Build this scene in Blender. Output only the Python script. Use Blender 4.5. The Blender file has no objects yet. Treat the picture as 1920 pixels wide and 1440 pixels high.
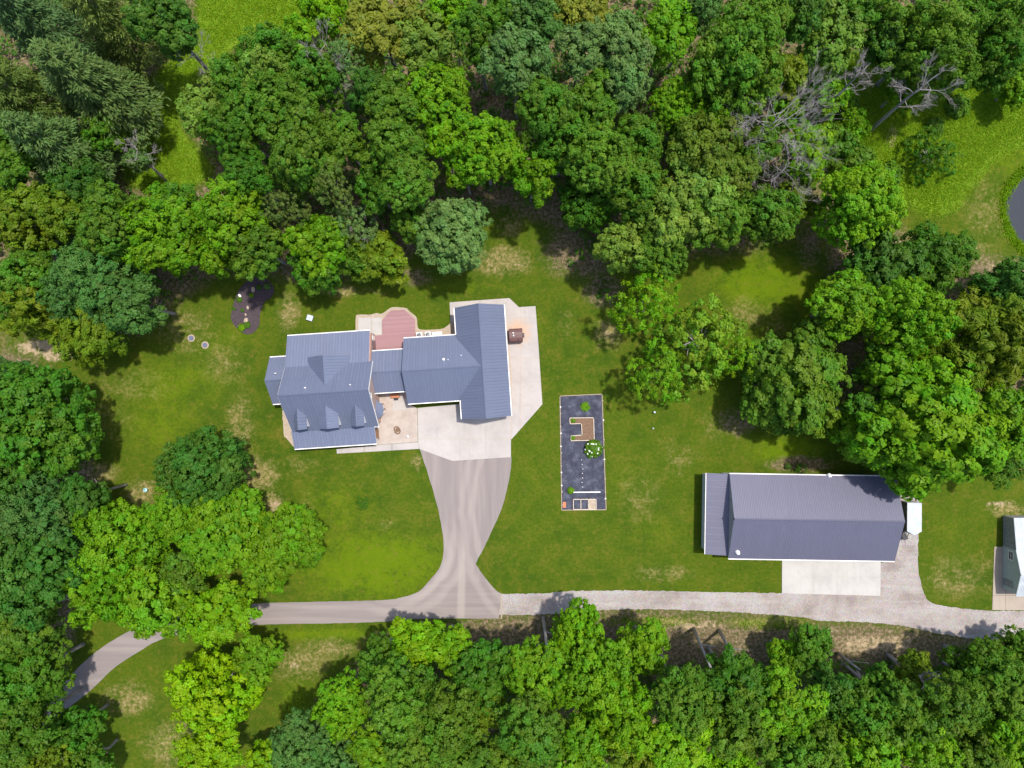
import bpy, bmesh, math, random
import numpy as np
from mathutils import Vector, Matrix

# ------------------------------------------------------------------ camera, world, sun
S, HC = 0.076, 100.0                      # metres per photo pixel on the ground, camera height
sc = bpy.context.scene
col = sc.collection
cam_d = bpy.data.cameras.new('camera'); cam = bpy.data.objects.new('camera', cam_d); col.objects.link(cam)
cam.location = (0, 0, HC); cam.rotation_euler = (0, 0, 0)
cam_d.sensor_fit = 'HORIZONTAL'; cam_d.angle = 2 * math.atan(960 * S / HC)
cam_d.clip_start = 1.0; cam_d.clip_end = 3000
sc.camera = cam
SUN = Vector((0.24, 0.18, 1.0)).normalized()
world = bpy.data.worlds.new('World'); sc.world = world; world.use_nodes = True
wn = world.node_tree.nodes; wl = world.node_tree.links
sky = wn.new('ShaderNodeTexSky'); sky.sky_type = 'NISHITA'; sky.sun_disc = False
sky.sun_elevation = math.asin(SUN.z); sky.sun_rotation = math.atan2(SUN.x, SUN.y)
sky.air_density = 1.0; sky.dust_density = 2.0
wl.new(sky.outputs[0], wn['Background'].inputs[0]); wn['Background'].inputs[1].default_value = 0.15
sun_d = bpy.data.lights.new('sun', 'SUN'); sun = bpy.data.objects.new('sun', sun_d); col.objects.link(sun)
sun_d.energy = 3.2; sun_d.angle = math.radians(2.0); sun_d.color = (1.0, 0.95, 0.87)
sun.rotation_euler = (-SUN).to_track_quat('-Z', 'Y').to_euler(); sun.location = (30, 20, 120)
sc.view_settings.view_transform = 'Standard'; sc.view_settings.look = 'None'
sc.view_settings.gamma = 1.0; sc.view_settings.exposure = 0.70; sc.view_settings.use_curve_mapping = False
sc.cycles.max_bounces = 7; sc.cycles.diffuse_bounces = 4; sc.cycles.glossy_bounces = 2
sc.cycles.transmission_bounces = 3; sc.cycles.transparent_max_bounces = 4
sc.cycles.use_denoising = True
random.seed(7)

# ------------------------------------------------------------------ helpers
def W(px, py, h=0.0):
    """photo pixel -> world point at height h"""
    k = (1 - h / HC) * S
    return Vector(((px - 960) * k, (720 - py) * k, h))

def tag(o, label=None, cat=None, group=None, kind=None):
    if label: o['label'] = label
    if cat: o['category'] = cat
    if group: o['group'] = group
    if kind: o['kind'] = kind
    return o

def empty(name, loc, rz=0.0, label=None, cat=None, group=None):
    o = bpy.data.objects.new(name, None); col.objects.link(o)
    o.location = loc; o.rotation_euler = (0, 0, rz); o.empty_display_size = 0.3
    return tag(o, label, cat, group)

def link(name, me, parent=None, mat=None):
    o = bpy.data.objects.new(name, me); col.objects.link(o)
    if parent: o.parent = parent
    if mat and not me.materials: me.materials.append(mat)
    return o

class MB:
    """collects simple solids, then links them as one mesh object"""
    def __init__(s): s.v = []; s.f = []
    def add(s, vs, fs):
        n = len(s.v); s.v += [tuple(p) for p in vs]; s.f += [tuple(i + n for i in f) for f in fs]; return s
    def box(s, x0, x1, y0, y1, z0, z1):
        return s.add([(x0,y0,z0),(x1,y0,z0),(x1,y1,z0),(x0,y1,z0),(x0,y0,z1),(x1,y0,z1),(x1,y1,z1),(x0,y1,z1)],
                     [(0,3,2,1),(4,5,6,7),(0,1,5,4),(1,2,6,5),(2,3,7,6),(3,0,4,7)])
    def prism(s, pts, z0, z1):
        n = len(pts)
        a = sum(pts[i][0]*pts[(i+1)%n][1]-pts[(i+1)%n][0]*pts[i][1] for i in range(n))
        if a < 0: pts = list(pts)[::-1]
        vs = [(p[0],p[1],z0) for p in pts] + [(p[0],p[1],z1) for p in pts]
        fs = [tuple(range(n-1,-1,-1)), tuple(range(n,2*n))] + [(i,(i+1)%n,n+(i+1)%n,n+i) for i in range(n)]
        return s.add(vs, fs)
    def hexa(s, a, b):
        """a, b: two quads (lists of 4 points), bottom and top"""
        return s.add(list(a)+list(b), [(3,2,1,0),(4,5,6,7),(0,1,5,4),(1,2,6,5),(2,3,7,6),(3,0,4,7)])
    def tube(s, pts, rad, n=7, cap=True):
        pts = [Vector(p) for p in pts]; base = len(s.v); m = len(pts)
        for i, p in enumerate(pts):
            d = (pts[min(i+1,m-1)] - pts[max(i-1,0)]).normalized()
            u = d.orthogonal().normalized() if abs(d.z) < .95 else Vector((1,0,0))
            u = (u - d*u.dot(d)).normalized(); w = d.cross(u)
            r = rad[i] if hasattr(rad, '__len__') else rad
            for k in range(n):
                a = 2*math.pi*k/n
                s.v.append(tuple(p + (u*math.cos(a) + w*math.sin(a))*r))
        for i in range(m-1):
            for k in range(n):
                s.f.append((base+i*n+k, base+i*n+(k+1)%n, base+(i+1)*n+(k+1)%n, base+(i+1)*n+k))
        if cap:
            s.f.append(tuple(base+k for k in range(n-1,-1,-1))); s.f.append(tuple(base+(m-1)*n+k for k in range(n)))
        return s
    def lathe(s, prof, n=14, c=(0,0)):
        base = len(s.v); m = len(prof)
        for r, z in prof:
            for k in range(n):
                a = 2*math.pi*k/n; s.v.append((c[0]+r*math.cos(a), c[1]+r*math.sin(a), z))
        for i in range(m-1):
            for k in range(n):
                s.f.append((base+i*n+k, base+i*n+(k+1)%n, base+(i+1)*n+(k+1)%n, base+(i+1)*n+k))
        s.f.append(tuple(base+k for k in range(n-1,-1,-1))); s.f.append(tuple(base+(m-1)*n+k for k in range(n)))
        return s
    def mesh(s, name):
        me = bpy.data.meshes.new(name); me.from_pydata(s.v, [], s.f); me.update(); return me
    def build(s, name, mat, parent=None, smooth=False, bevel=0):
        me = s.mesh(name); me.materials.append(mat)
        if smooth: me.polygons.foreach_set('use_smooth', [True]*len(me.polygons))
        o = link(name, me, parent)
        if bevel:
            md = o.modifiers.new('bevel', 'BEVEL'); md.width = bevel; md.segments = 2; md.limit_method = 'ANGLE'
        return o

# ------------------------------------------------------------------ materials
def nodes(name):
    m = bpy.data.materials.new(name); m.use_nodes = True
    nt = m.node_tree; b = nt.nodes['Principled BSDF']
    return m, nt, b
def N(nt, t, **kw):
    n = nt.nodes.new(t)
    for k, v in kw.items():
        if k == 'op': n.operation = v
        elif k == 'blend': n.blend_type = v
        else: n.inputs[k].default_value = v
    return n
def noise(nt, scale, detail=4, rough=.55, vec=None, w=None):
    n = N(nt, 'ShaderNodeTexNoise', Scale=scale, Detail=detail, Roughness=rough)
    if vec is not None: nt.links.new(vec, n.inputs['Vector'])
    return n.outputs['Fac']
def ramp(nt, fac, stops):
    r = nt.nodes.new('ShaderNodeValToRGB'); nt.links.new(fac, r.inputs[0])
    e = r.color_ramp.elements
    while len(e) < len(stops): e.new(.5)
    for i, (p, c) in enumerate(stops):
        e[i].position = p; e[i].color = (*c, 1) if len(c) == 3 else c
    return r.outputs[0]
def mix(nt, fac, a, b, blend='MIX'):
    m = nt.nodes.new('ShaderNodeMix'); m.data_type = 'RGBA'; m.blend_type = blend
    for v, i in ((fac, 0), (a, 6), (b, 7)):
        if hasattr(v, 'is_linked') or hasattr(v, 'links'): nt.links.new(v, m.inputs[i])
        elif i == 0: m.inputs[0].default_value = v
        else: m.inputs[i].default_value = (*v, 1)
    return m.outputs[2]
def math_(nt, op, a, b=None, clamp=False):
    m = nt.nodes.new('ShaderNodeMath'); m.operation = op; m.use_clamp = clamp
    for v, i in ((a, 0), (b, 1)):
        if v is None: continue
        if hasattr(v, 'links'): nt.links.new(v, m.inputs[i])
        else: m.inputs[i].default_value = v
    return m.outputs[0]
def bump(nt, b, height, strength=.3, dist=.05):
    n = N(nt, 'ShaderNodeBump', Strength=strength, Distance=dist)
    nt.links.new(height, n.inputs['Height']); nt.links.new(n.outputs[0], b.inputs['Normal'])
def geo(nt): return nt.nodes.new('ShaderNodeNewGeometry').outputs['Position']
def scaled(nt, vec, sx, sy, sz=1, rz=0):
    mp = nt.nodes.new('ShaderNodeMapping'); mp.inputs['Scale'].default_value = (sx, sy, sz)
    mp.inputs['Rotation'].default_value = (0, 0, rz)
    nt.links.new(vec, mp.inputs['Vector']); return mp.outputs[0]
def attr(nt, name):
    a = nt.nodes.new('ShaderNodeAttribute'); a.attribute_name = name; return a.outputs['Fac']

def simple(name, c1, c2=None, scale=3.0, rough=.7, metal=0, bmp=0, detail=5, spec=.4):
    m, nt, b = nodes(name); p = geo(nt)
    if c2 is None: c2 = tuple(x*.82 for x in c1)
    f = noise(nt, scale, detail, .6, p)
    nt.links.new(ramp(nt, f, [(.3, c2), (.7, c1)]), b.inputs['Base Color'])
    b.inputs['Roughness'].default_value = rough; b.inputs['Metallic'].default_value = metal
    b.inputs['Specular IOR Level'].default_value = spec
    if bmp: bump(nt, b, noise(nt, scale*4, 3, .6, p), bmp)
    return m

M = {}
def metal_roof(name, c):
    m, nt, b = nodes(name); p = geo(nt)
    f = noise(nt, .5, 5, .6, p); g = noise(nt, 6, 4, .7, p)
    rnd = nt.nodes.new('ShaderNodeObjectInfo').outputs['Random']
    a = mix(nt, f, tuple(x*.9 for x in c), tuple(x*1.1 for x in c))
    a = mix(nt, math_(nt, 'MULTIPLY', g, .22), a, tuple(x*.75 for x in c))
    a = mix(nt, math_(nt, 'MULTIPLY', rnd, .14), a, tuple(x*1.25 for x in c))
    tc = nt.nodes.new('ShaderNodeTexCoord').outputs['Object']
    wst = ramp(nt, noise(nt, 1, 5, .65, scaled(nt, tc, 5, .35, 1)), [(.45, (0,)*3), (.7, (.35,)*3)])
    a = mix(nt, wst, a, tuple(x*.72 for x in c))
    nt.links.new(a, b.inputs['Base Color'])
    b.inputs['Roughness'].default_value = .5; b.inputs['Metallic'].default_value = .05
    return m
M['roof'] = metal_roof('slate blue roof metal', (.138, .160, .235))
M['barnroof'] = metal_roof('charcoal roof metal', (.108, .108, .158))
M['white'] = simple('white painted metal', (.80, .79, .77), (.70, .68, .66), 2, .45)
M['trim'] = simple('white trim', (.78, .76, .73), (.66, .62, .58), 3, .6)
M['whiteroof'] = simple('white sheet roof', (.46, .485, .50), (.33, .37, .39), .9, .45)
M['glass'] = simple('dark window glass', (.03, .035, .045), (.02, .025, .03), 1, .08, spec=.8)
M['dark'] = simple('dark steel', (.03, .03, .035), (.018, .018, .02), 5, .5)
M['rubber'] = simple('black rubber', (.018, .018, .018), None, 6, .85)
M['galv'] = simple('galvanised steel', (.42, .44, .46), (.30, .32, .34), 6, .4, .6)
M['wood'] = simple('weathered timber', (.40, .31, .22), (.26, .20, .14), 5, .8, bmp=.2)
M['palewood'] = simple('pale bleached timber', (.62, .54, .44), (.45, .37, .29), 4, .8, bmp=.2)
M['brownwood'] = simple('brown stained timber', (.20, .10, .05), (.12, .06, .03), 6, .7, bmp=.2)
M['terracotta'] = simple('terracotta', (.50, .20, .10), (.36, .15, .08), 5, .8)
M['boiler'] = simple('brown painted steel', (.125, .055, .050), (.085, .040, .038), 4, .5)
M['lid'] = simple('grey plastic lid', (.45, .50, .53), (.36, .40, .43), 4, .55)
M['bluelid'] = simple('blue grey plastic', (.12, .14, .22), (.09, .10, .16), 4, .6)
M['soil'] = simple('garden soil', (.21, .13, .08), (.11, .065, .04), 4, .95, bmp=.5)
M['stone'] = simple('tan field stone', (.46, .36, .27), (.30, .23, .18), 6, .9, bmp=.4)
M['sand'] = simple('tan sand', (.40, .33, .255), (.30, .235, .17), 3, .95, bmp=.3)
M['bluepl'] = simple('pale blue plastic', (.45, .70, .75), None, 5, .5)
M['greenwall'] = simple('grey green steel siding', (.46, .50, .48), (.38, .42, .40), 1.5, .6)
M['greywall'] = simple('dark grey weathered boards', (.34, .33, .32), (.20, .20, .20), 2.5, .8)
M['siding'] = simple('light grey steel siding', (.50, .50, .50), (.42, .42, .42), 2, .6)
M['chippan'] = simple('bark', (.33, .31, .30), (.18, .165, .155), 5, .9, bmp=.4)
M['deadwood'] = simple('bleached dead wood', (.37, .335, .325), (.21, .185, .18), 4, .9, bmp=.3)
M['bloom'] = simple('white blooms', (.78, .80, .70), (.6, .66, .5), 9, .8)

def brick_mat():
    m, nt, b = nodes('pink brick'); p = geo(nt)
    t = N(nt, 'ShaderNodeTexBrick', Scale=4.5); t.inputs['Mortar Size'].default_value = .012
    tc = nt.nodes.new('ShaderNodeTexCoord'); mp = scaled(nt, tc.outputs['Object'], 1, 1, 1)
    mp.node.inputs['Rotation'].default_value = (math.pi/2, 0, 0)
    nt.links.new(mp, t.inputs['Vector'])
    t.inputs['Color1'].default_value = (.42, .20, .15, 1); t.inputs['Color2'].default_value = (.34, .15, .11, 1)
    t.inputs['Mortar'].default_value = (.5, .42, .36, 1)
    nt.links.new(t.outputs[0], b.inputs['Base Color']); b.inputs['Roughness'].default_value = .85
    return m
M['brick'] = brick_mat()

def concrete(name, c, rust=None):
    m, nt, b = nodes(name); p = geo(nt)
    f = noise(nt, .28, 6, .65, p); g = noise(nt, 9, 3, .6, p); h = noise(nt, 1.4, 5, .7, p)
    a = ramp(nt, f, [(.36, tuple(x*.86 for x in c)), (.5, c), (.64, tuple(min(1, x*1.1) for x in c))])
    a = mix(nt, math_(nt, 'MULTIPLY', h, .3), a, (c[0]*.74, c[1]*.68, c[2]*.62))
    a = mix(nt, math_(nt, 'MULTIPLY', g, .12), a, tuple(x*.6 for x in c))
    rnd = nt.nodes.new('ShaderNodeObjectInfo').outputs['Random']
    a = mix(nt, math_(nt, 'MULTIPLY', rnd, .16), a, tuple(x*.8 for x in c))
    sc1 = ramp(nt, noise(nt, 1, 4, .6, scaled(nt, p, 1.3, .12, 1, math.radians(4))), [(.54, (0,)*3), (.68, (.22,)*3)])
    a = mix(nt, sc1, a, tuple(x*.62 for x in c))
    bl = ramp(nt, noise(nt, .55, 3, .5, p), [(.60, (0,)*3), (.70, (.25,)*3)])
    a = mix(nt, bl, a, (c[0]*.66, c[1]*.62, c[2]*.58))
    if rust:
        d = nt.nodes.new('ShaderNodeVectorMath'); d.operation = 'DISTANCE'
        nt.links.new(p, d.inputs[0]); d.inputs[1].default_value = rust
        s = math_(nt, 'ADD', math_(nt, 'MULTIPLY', d.outputs['Value'], .42), math_(nt, 'MULTIPLY', h, 1.3))
        k = ramp(nt, s, [(.95, (.75,)*3), (1.0, (.0,)*3)])
        k = ramp(nt, math_(nt, 'MULTIPLY', s, .6), [(.55, (.7,)*3), (.95, (0,)*3)])
        a = mix(nt, k, a, (.50, .30, .17))
    nt.links.new(a, b.inputs['Base Color']); b.inputs['Roughness'].default_value = .85
    bump(nt, b, g, .15, .01)
    return m
M['concrete'] = concrete('pale concrete', (.40, .366, .345), tuple(W(972, 622, 0)))
M['apron'] = concrete('white concrete', (.42, .405, .385))
M['padconc'] = concrete('buff concrete', (.34, .285, .23))

def stamped():
    m, nt, b = nodes('tan stamped concrete'); p = geo(nt)
    v = N(nt, 'ShaderNodeTexVoronoi', Scale=2.2); nt.links.new(p, v.inputs['Vector'])
    v.feature = 'DISTANCE_TO_EDGE'
    f = noise(nt, .8, 5, .6, p)
    a = ramp(nt, f, [(.36, (.32, .265, .225)), (.64, (.40, .34, .295))])
    e = ramp(nt, v.outputs['Distance'], [(.0, (1,)*3), (.05, (0,)*3)])
    a = mix(nt, math_(nt, 'MULTIPLY', e, .35), a, (.36, .27, .2))
    nt.links.new(a, b.inputs['Base Color']); b.inputs['Roughness'].default_value = .8
    return m
M['stamped'] = stamped()

def asphalt():
    m, nt, b = nodes('worn asphalt'); p = geo(nt)
    f = noise(nt, .25, 4, .6, p)
    st = noise(nt, 1.0, 4, .6, scaled(nt, p, .8, .06, 1, math.radians(4)))
    st2 = noise(nt, 1.0, 4, .6, scaled(nt, p, .05, 1.1, 1, math.radians(-8)))
    x = nt.nodes.new('ShaderNodeSeparateXYZ'); nt.links.new(p, x.inputs[0])
    mm = nt.nodes.new('ShaderNodeMapRange'); nt.links.new(x.outputs['Y'], mm.inputs[0])
    mm.inputs[1].default_value = -27; mm.inputs[2].default_value = -29.5; 
    s = mix(nt, mm.outputs[0], st, st2)
    g = noise(nt, 14, 3, .7, p)
    a = ramp(nt, s, [(.36, (.190, .160, .152)), (.5, (.220, .187, .175)), (.66, (.262, .225, .206))])
    a = mix(nt, math_(nt, 'MULTIPLY', f, .35), a, (.20, .165, .16))
    a = mix(nt, math_(nt, 'MULTIPLY', g, .2), a, (.14, .125, .12))
    def band(v, lo, hi):      # soft 1 between lo and hi
        m1 = nt.nodes.new('ShaderNodeMapRange'); nt.links.new(v, m1.inputs[0]); m1.interpolation_type = 'SMOOTHSTEP'
        m1.inputs[1].default_value = lo; m1.inputs[2].default_value = hi; return m1.outputs[0]
    wob = math_(nt, 'MULTIPLY', math_(nt, 'SUBTRACT', noise(nt, .16, 2, .5, p), .5), 2.4)
    for cx, cy, R_, w_ in ((742, 1030, 98, .45), (742, 1030, 121, .5), (700, 1000, 150, .4), (1180, 960, 292, .4), (1180, 960, 315, .4)):
        c = W(cx, cy); d = nt.nodes.new('ShaderNodeVectorMath'); d.operation = 'DISTANCE'; nt.links.new(p, d.inputs[0]); d.inputs[1].default_value = (c.x, c.y, .03)
        e = math_(nt, 'ABSOLUTE', math_(nt, 'ADD', math_(nt, 'SUBTRACT', d.outputs['Value'], R_*S), wob))
        k = band(e, w_*1.8, w_*.4)
        if cx < 1000: k = math_(nt, 'MULTIPLY', k, math_(nt, 'MULTIPLY', band(x.outputs['X'], W(660, 0).x, W(740, 0).x), band(x.outputs['Y'], W(0, 960).y, W(0, 1030).y)))
        a = mix(nt, math_(nt, 'MULTIPLY', k, .32), a, (.33, .285, .255))
    e = math_(nt, 'ABSOLUTE', math_(nt, 'ADD', math_(nt, 'SUBTRACT', x.outputs['X'], W(865, 0).x), math_(nt, 'MULTIPLY', wob, .3)))
    k = math_(nt, 'MULTIPLY', band(e, .75, .25), band(x.outputs['Y'], W(0, 1010).y, W(0, 1080).y))
    a = mix(nt, math_(nt, 'MULTIPLY', k, .5), a, (.34, .30, .262))
    nt.links.new(a, b.inputs['Base Color']); b.inputs['Roughness'].default_value = .9
    bump(nt, b, g, .3, .01)
    return m
M['asphalt'] = asphalt()

def gravel():
    m, nt, b = nodes('crushed gravel'); p = geo(nt)
    f = noise(nt, .22, 5, .65, p); st = noise(nt, 1, 4, .6, scaled(nt, p, .06, .9)); g = noise(nt, 7, 5, .8, p)
    v = N(nt, 'ShaderNodeTexVoronoi', Scale=9); nt.links.new(p, v.inputs['Vector'])
    a = ramp(nt, f, [(.36, (.225, .188, .170)), (.5, (.315, .275, .252)), (.64, (.345, .322, .315))])
    a = mix(nt, math_(nt, 'MULTIPLY', ramp(nt, st, [(.48, (0,)*3), (.62, (1,)*3)]), .38), a, (.42, .40, .395))
    a = mix(nt, ramp(nt, g, [(.40, (.7,)*3), (.54, (0,)*3)]), a, (.165, .145, .14))
    a = mix(nt, .22, a, v.outputs['Color'], 'SOFT_LIGHT')
    nt.links.new(a, b.inputs['Base Color']); b.inputs['Roughness'].default_value = .95
    bump(nt, b, g, .5, .03)
    return m
M['gravel'] = gravel()

def fabric():
    m, nt, b = nodes('black landscape fabric'); p = geo(nt)
    f = noise(nt, .9, 6, .7, p); w = noise(nt, 3.5, 4, .6, p)
    a = ramp(nt, f, [(.36, (.034, .036, .052)), (.52, (.052, .055, .078)), (.66, (.095, .10, .13))])
    nt.links.new(a, b.inputs['Base Color']); b.inputs['Roughness'].default_value = .8; b.inputs['Specular IOR Level'].default_value = .12
    bump(nt, b, w, .6, .08)
    return m
M['fabric'] = fabric()
M['mulch'] = simple('dark mulch', (.085, .062, .070), (.035, .026, .030), 7, .95, bmp=.8)
def deckmat():
    m, nt, b = nodes('red deck boards'); p = geo(nt)
    rnd = nt.nodes.new('ShaderNodeObjectInfo').outputs['Random']
    f = noise(nt, 1, 4, .6, scaled(nt, p, .6, 8))
    a = mix(nt, rnd, (.27, .142, .152), (.33, .185, .197))
    a = mix(nt, math_(nt, 'MULTIPLY', f, .35), a, (.23, .10, .105))
    nt.links.new(a, b.inputs['Base Color']); b.inputs['Roughness'].default_value = .7
    return m
M['deck'] = deckmat()
def water():
    m, nt, b = nodes('pond water'); p = geo(nt)
    b.inputs['Base Color'].default_value = (.016, .021, .028, 1); b.inputs['Roughness'].default_value = .08
    b.inputs['Specular IOR Level'].default_value = .6
    bump(nt, b, noise(nt, 1.2, 3, .6, p), .25, .03)
    return m
M['water'] = water()

def ground_mat():
    m, nt, b = nodes('lawn and woodland floor'); p = geo(nt)
    n1 = noise(nt, .045, 5, .6, p); n2 = noise(nt, .35, 6, .68, p); n3 = noise(nt, 2.2, 6, .75, p); n4 = noise(nt, 9, 4, .75, p)
    mow = noise(nt, 1, 4, .6, scaled(nt, p, .10, 1.0, 1, math.radians(6)))
    def stretch(n, lo=.36, hi=.64):
        mr = nt.nodes.new('ShaderNodeMapRange'); nt.links.new(n, mr.inputs[0]); mr.inputs[1].default_value = lo; mr.inputs[2].default_value = hi; return mr.outputs[0]
    c2, c3, cb = stretch(n2), stretch(n3), stretch(noise(nt, .95, 5, .7, p))
    brk = math_(nt, 'ADD', math_(nt, 'ADD', math_(nt, 'MULTIPLY', c2, .75), math_(nt, 'MULTIPLY', cb, .75)), math_(nt, 'MULTIPLY', c3, .5))
    def thr(a, k=.9, lo=.42, hi=.72, n=n2):
        """region mask broken up by noise; k = how ragged"""
        f = math_(nt, 'ADD', math_(nt, 'MULTIPLY', brk, min(k, 1.2)*.8), 1-min(k, 1.2)*.8)
        mr = nt.nodes.new('ShaderNodeMapRange'); mr.interpolation_type = 'SMOOTHSTEP'
        nt.links.new(math_(nt, 'MULTIPLY', a, f), mr.inputs[0]); mr.inputs[1].default_value = lo; mr.inputs[2].default_value = hi
        return mr.outputs[0]
    g = ramp(nt, n2, [(.36, (.052, .120, .014)), (.47, (.074, .146, .015)), (.55, (.104, .162, .020)), (.66, (.155, .178, .036))])
    g = mix(nt, ramp(nt, n1, [(.42, (.0,)*3), (.58, (.5,)*3)]), g, (.112, .182, .016))
    g = mix(nt, ramp(nt, mow, [(.48, (0,)*3), (.66, (.35,)*3)]), g, (.125, .180, .025))
    sp0 = ramp(nt, n3, [(.40, (.6,)*3), (.5, (0,)*3)])
    g = mix(nt, sp0, g, (.050, .120, .010))
    lush = thr(attr(nt, 'lush'), .8, .2, .95)
    g = mix(nt, math_(nt, 'MULTIPLY', lush, .72), g, (.160, .285, .006))
    sp = ramp(nt, n3, [(.54, (0,)*3), (.70, (.5,)*3)])
    g = mix(nt, sp, g, (.225, .205, .055))
    sp2 = ramp(nt, noise(nt, .8, 6, .75, p), [(.55, (0,)*3), (.68, (.5,)*3)])
    g = mix(nt, sp2, g, (.27, .225, .085))
    g = mix(nt, 1.0, g, (.67, .61, .34), 'MULTIPLY')
    wild = thr(attr(nt, 'wild'), .6, .3, .7)
    wg = ramp(nt, n3, [(.36, (.065, .150, .008)), (.46, (.115, .215, .010)), (.56, (.155, .240, .016)), (.68, (.23, .225, .05))])
    g = mix(nt, wild, g, wg)
    dry = thr(attr(nt, 'dry'), 1.15, .22, .95)
    dg = ramp(nt, n3, [(.36, (.105, .120, .018)), (.5, (.20, .165, .058)), (.64, (.36, .28, .145))])
    g = mix(nt, math_(nt, 'MULTIPLY', dry, .9), g, dg)
    lit = thr(attr(nt, 'litter'), .9, .15, .6)
    lg = ramp(nt, n3, [(.38, (.055, .080, .014)), (.48, (.125, .092, .052)), (.62, (.27, .20, .13))])
    g = mix(nt, lit, g, lg)
    dirt = thr(attr(nt, 'dirt'), .9, .35, .7)
    g = mix(nt, dirt, g, ramp(nt, n3, [(.36, (.26, .20, .11)), (.62, (.46, .34, .22))]))
    g = mix(nt, ramp(nt, n4, [(.38, (.4,)*3), (.52, (0,)*3)]), g, (.045, .070, .012))
    nt.links.new(g, b.inputs['Base Color']); b.inputs['Roughness'].default_value = .95
    b.inputs['Specular IOR Level'].default_value = .05
    h = math_(nt, 'ADD', math_(nt, 'MULTIPLY', n3, .7), math_(nt, 'MULTIPLY', n4, .4))
    bump(nt, b, h, .75, .22)
    return m
M['ground'] = ground_mat()

def leaf_mat(name, trans=.38, rough=.5):
    m, nt, b = nodes(name)
    oi = nt.nodes.new('ShaderNodeObjectInfo')
    t = attr(nt, 'tint'); u = attr(nt, 'tip')
    c = mix(nt, t, oi.outputs['Color'], oi.outputs['Color'])
    hs = nt.nodes.new('ShaderNodeHueSaturation')
    nt.links.new(oi.outputs['Color'], hs.inputs['Color'])
    nt.links.new(math_(nt, 'ADD', math_(nt, 'MULTIPLY', u, -.045), .5245), hs.inputs['Hue'])
    nt.links.new(math_(nt, 'ADD', math_(nt, 'MULTIPLY', t, .75), .62), hs.inputs['Value'])
    nt.links.new(hs.outputs[0], b.inputs['Base Color'])
    b.inputs['Roughness'].default_value = rough; b.inputs['Specular IOR Level'].default_value = .18
    tr = nt.nodes.new('ShaderNodeBsdfTranslucent')
    tc = mix(nt, .35, hs.outputs[0], (.16, .26, .01)); nt.links.new(tc, tr.inputs[0])
    ms = nt.nodes.new('ShaderNodeMixShader'); ms.inputs[0].default_value = trans
    nt.links.new(b.outputs[0], ms.inputs[1]); nt.links.new(tr.outputs[0], ms.inputs[2])
    nt.links.new(ms.outputs[0], nt.nodes['Material Output'].inputs[0])
    return m
M['leaf'] = leaf_mat('leaves', .48); M['needle'] = leaf_mat('needles', .2, .6)

# ------------------------------------------------------------------ ground sheet with regions
def px_grid(v0, v1, step): return np.arange(v0, v1 + step*.5, step)
gx = np.concatenate([[-900, -400, -200, -130, -105], px_grid(-92, 92, .5), [105, 130, 200, 400, 900]])
gy = np.concatenate([[-900, -400, -200, -110, -85], px_grid(-72, 72, .5), [85, 110, 200, 400, 900]])
GX, GY = np.meshgrid(gx, gy)
PX, PY = GX / S + 960, 720 - GY / S
def inpoly(poly):
    r = np.zeros(PX.shape, bool); n = len(poly)
    for i in range(n):
        x0, y0 = poly[i]; x1, y1 = poly[(i+1) % n]
        if y0 == y1: continue
        c = ((y0 > PY) != (y1 > PY)) & (PX < (x1-x0)*(PY-y0)/(y1-y0) + x0); r ^= c
    return r.astype(float)
def blur(a, k=3, n=2):
    for _ in range(n):
        for ax in (0, 1):
            p = np.pad(a, [(k, k) if i == ax else (0, 0) for i in (0, 1)], mode='edge')
            a = sum(np.roll(p, s, ax) for s in range(-k, k+1)) / (2*k+1)
            a = a[k:-k, :] if ax == 0 else a[:, k:-k]
    return a
def spots(lst):
    r = np.zeros(PX.shape)
    for cx, cy, rx, ry, s in lst:
        d = ((PX-cx)/rx)**2 + ((PY-cy)/ry)**2
        r = np.maximum(r, s*np.exp(-d*.9))
    return r
WOODS = [
 [(-300,-300),(400,-300),(395,60),(300,130),(285,250),(220,330),(300,350),(400,320),(310,230),(330,150),(420,80),(440,60),(560,60),(560,-300),
  (1480,-300),(1480,100),(1520,200),(1530,330),(1490,430),(1400,455),(1290,465),(1200,500),(1130,460),(1050,420),(960,380),(890,370),(790,450),(740,490),(640,510),(540,515),
  (470,500),(400,500),(330,550),(290,590),(200,640),(60,600),(-300,600)],
 [(-300,670),(60,670),(130,770),(110,890),(170,950),(140,1050),(125,1200),(90,1290),(60,1440),(40,1900),(-300,1900)],
 [(480,1440),(600,1320),(690,1240),(760,1190),(920,1168),(1000,1158),(1120,1152),(1300,1154),(1450,1164),(1560,1174),(1700,1182),(1800,1200),(2300,1210),(2300,1900),(400,1900)],
 [(1480,-300),(2300,-300),(2300,110),(1900,150),(1800,130),(1700,180),(1640,110),(1500,120)],
 [(1560,350),(1670,350),(1640,440),(1800,480),(1850,500),(2300,470),(2300,860),(1850,860),(1740,890),(1620,800),(1640,700),(1560,640),(1560,470)],
]
litter = np.clip(blur(np.clip(sum(inpoly(p) for p in WOODS), 0, 1), 5, 2), 0, 1)*.95
litter = np.maximum(litter, spots([(1090,470,70,50,.8),(1130,545,35,30,.7),(1300,1180,80,18,.9),(1640,1215,90,25,.9),(1745,1215,70,22,.9),(970,1190,60,25,.85),
   (870,1185,50,15,.6),(270,580,60,40,.6),(730,460,50,40,.7),(780,520,40,20,.5),(740,1200,60,20,.6),(1590,700,40,50,.7),(1390,790,50,30,.5),(150,900,40,60,.5),
   (440,1115,30,20,.6),(1520,460,30,50,.5),(1500,870,60,14,.8)]))
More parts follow.
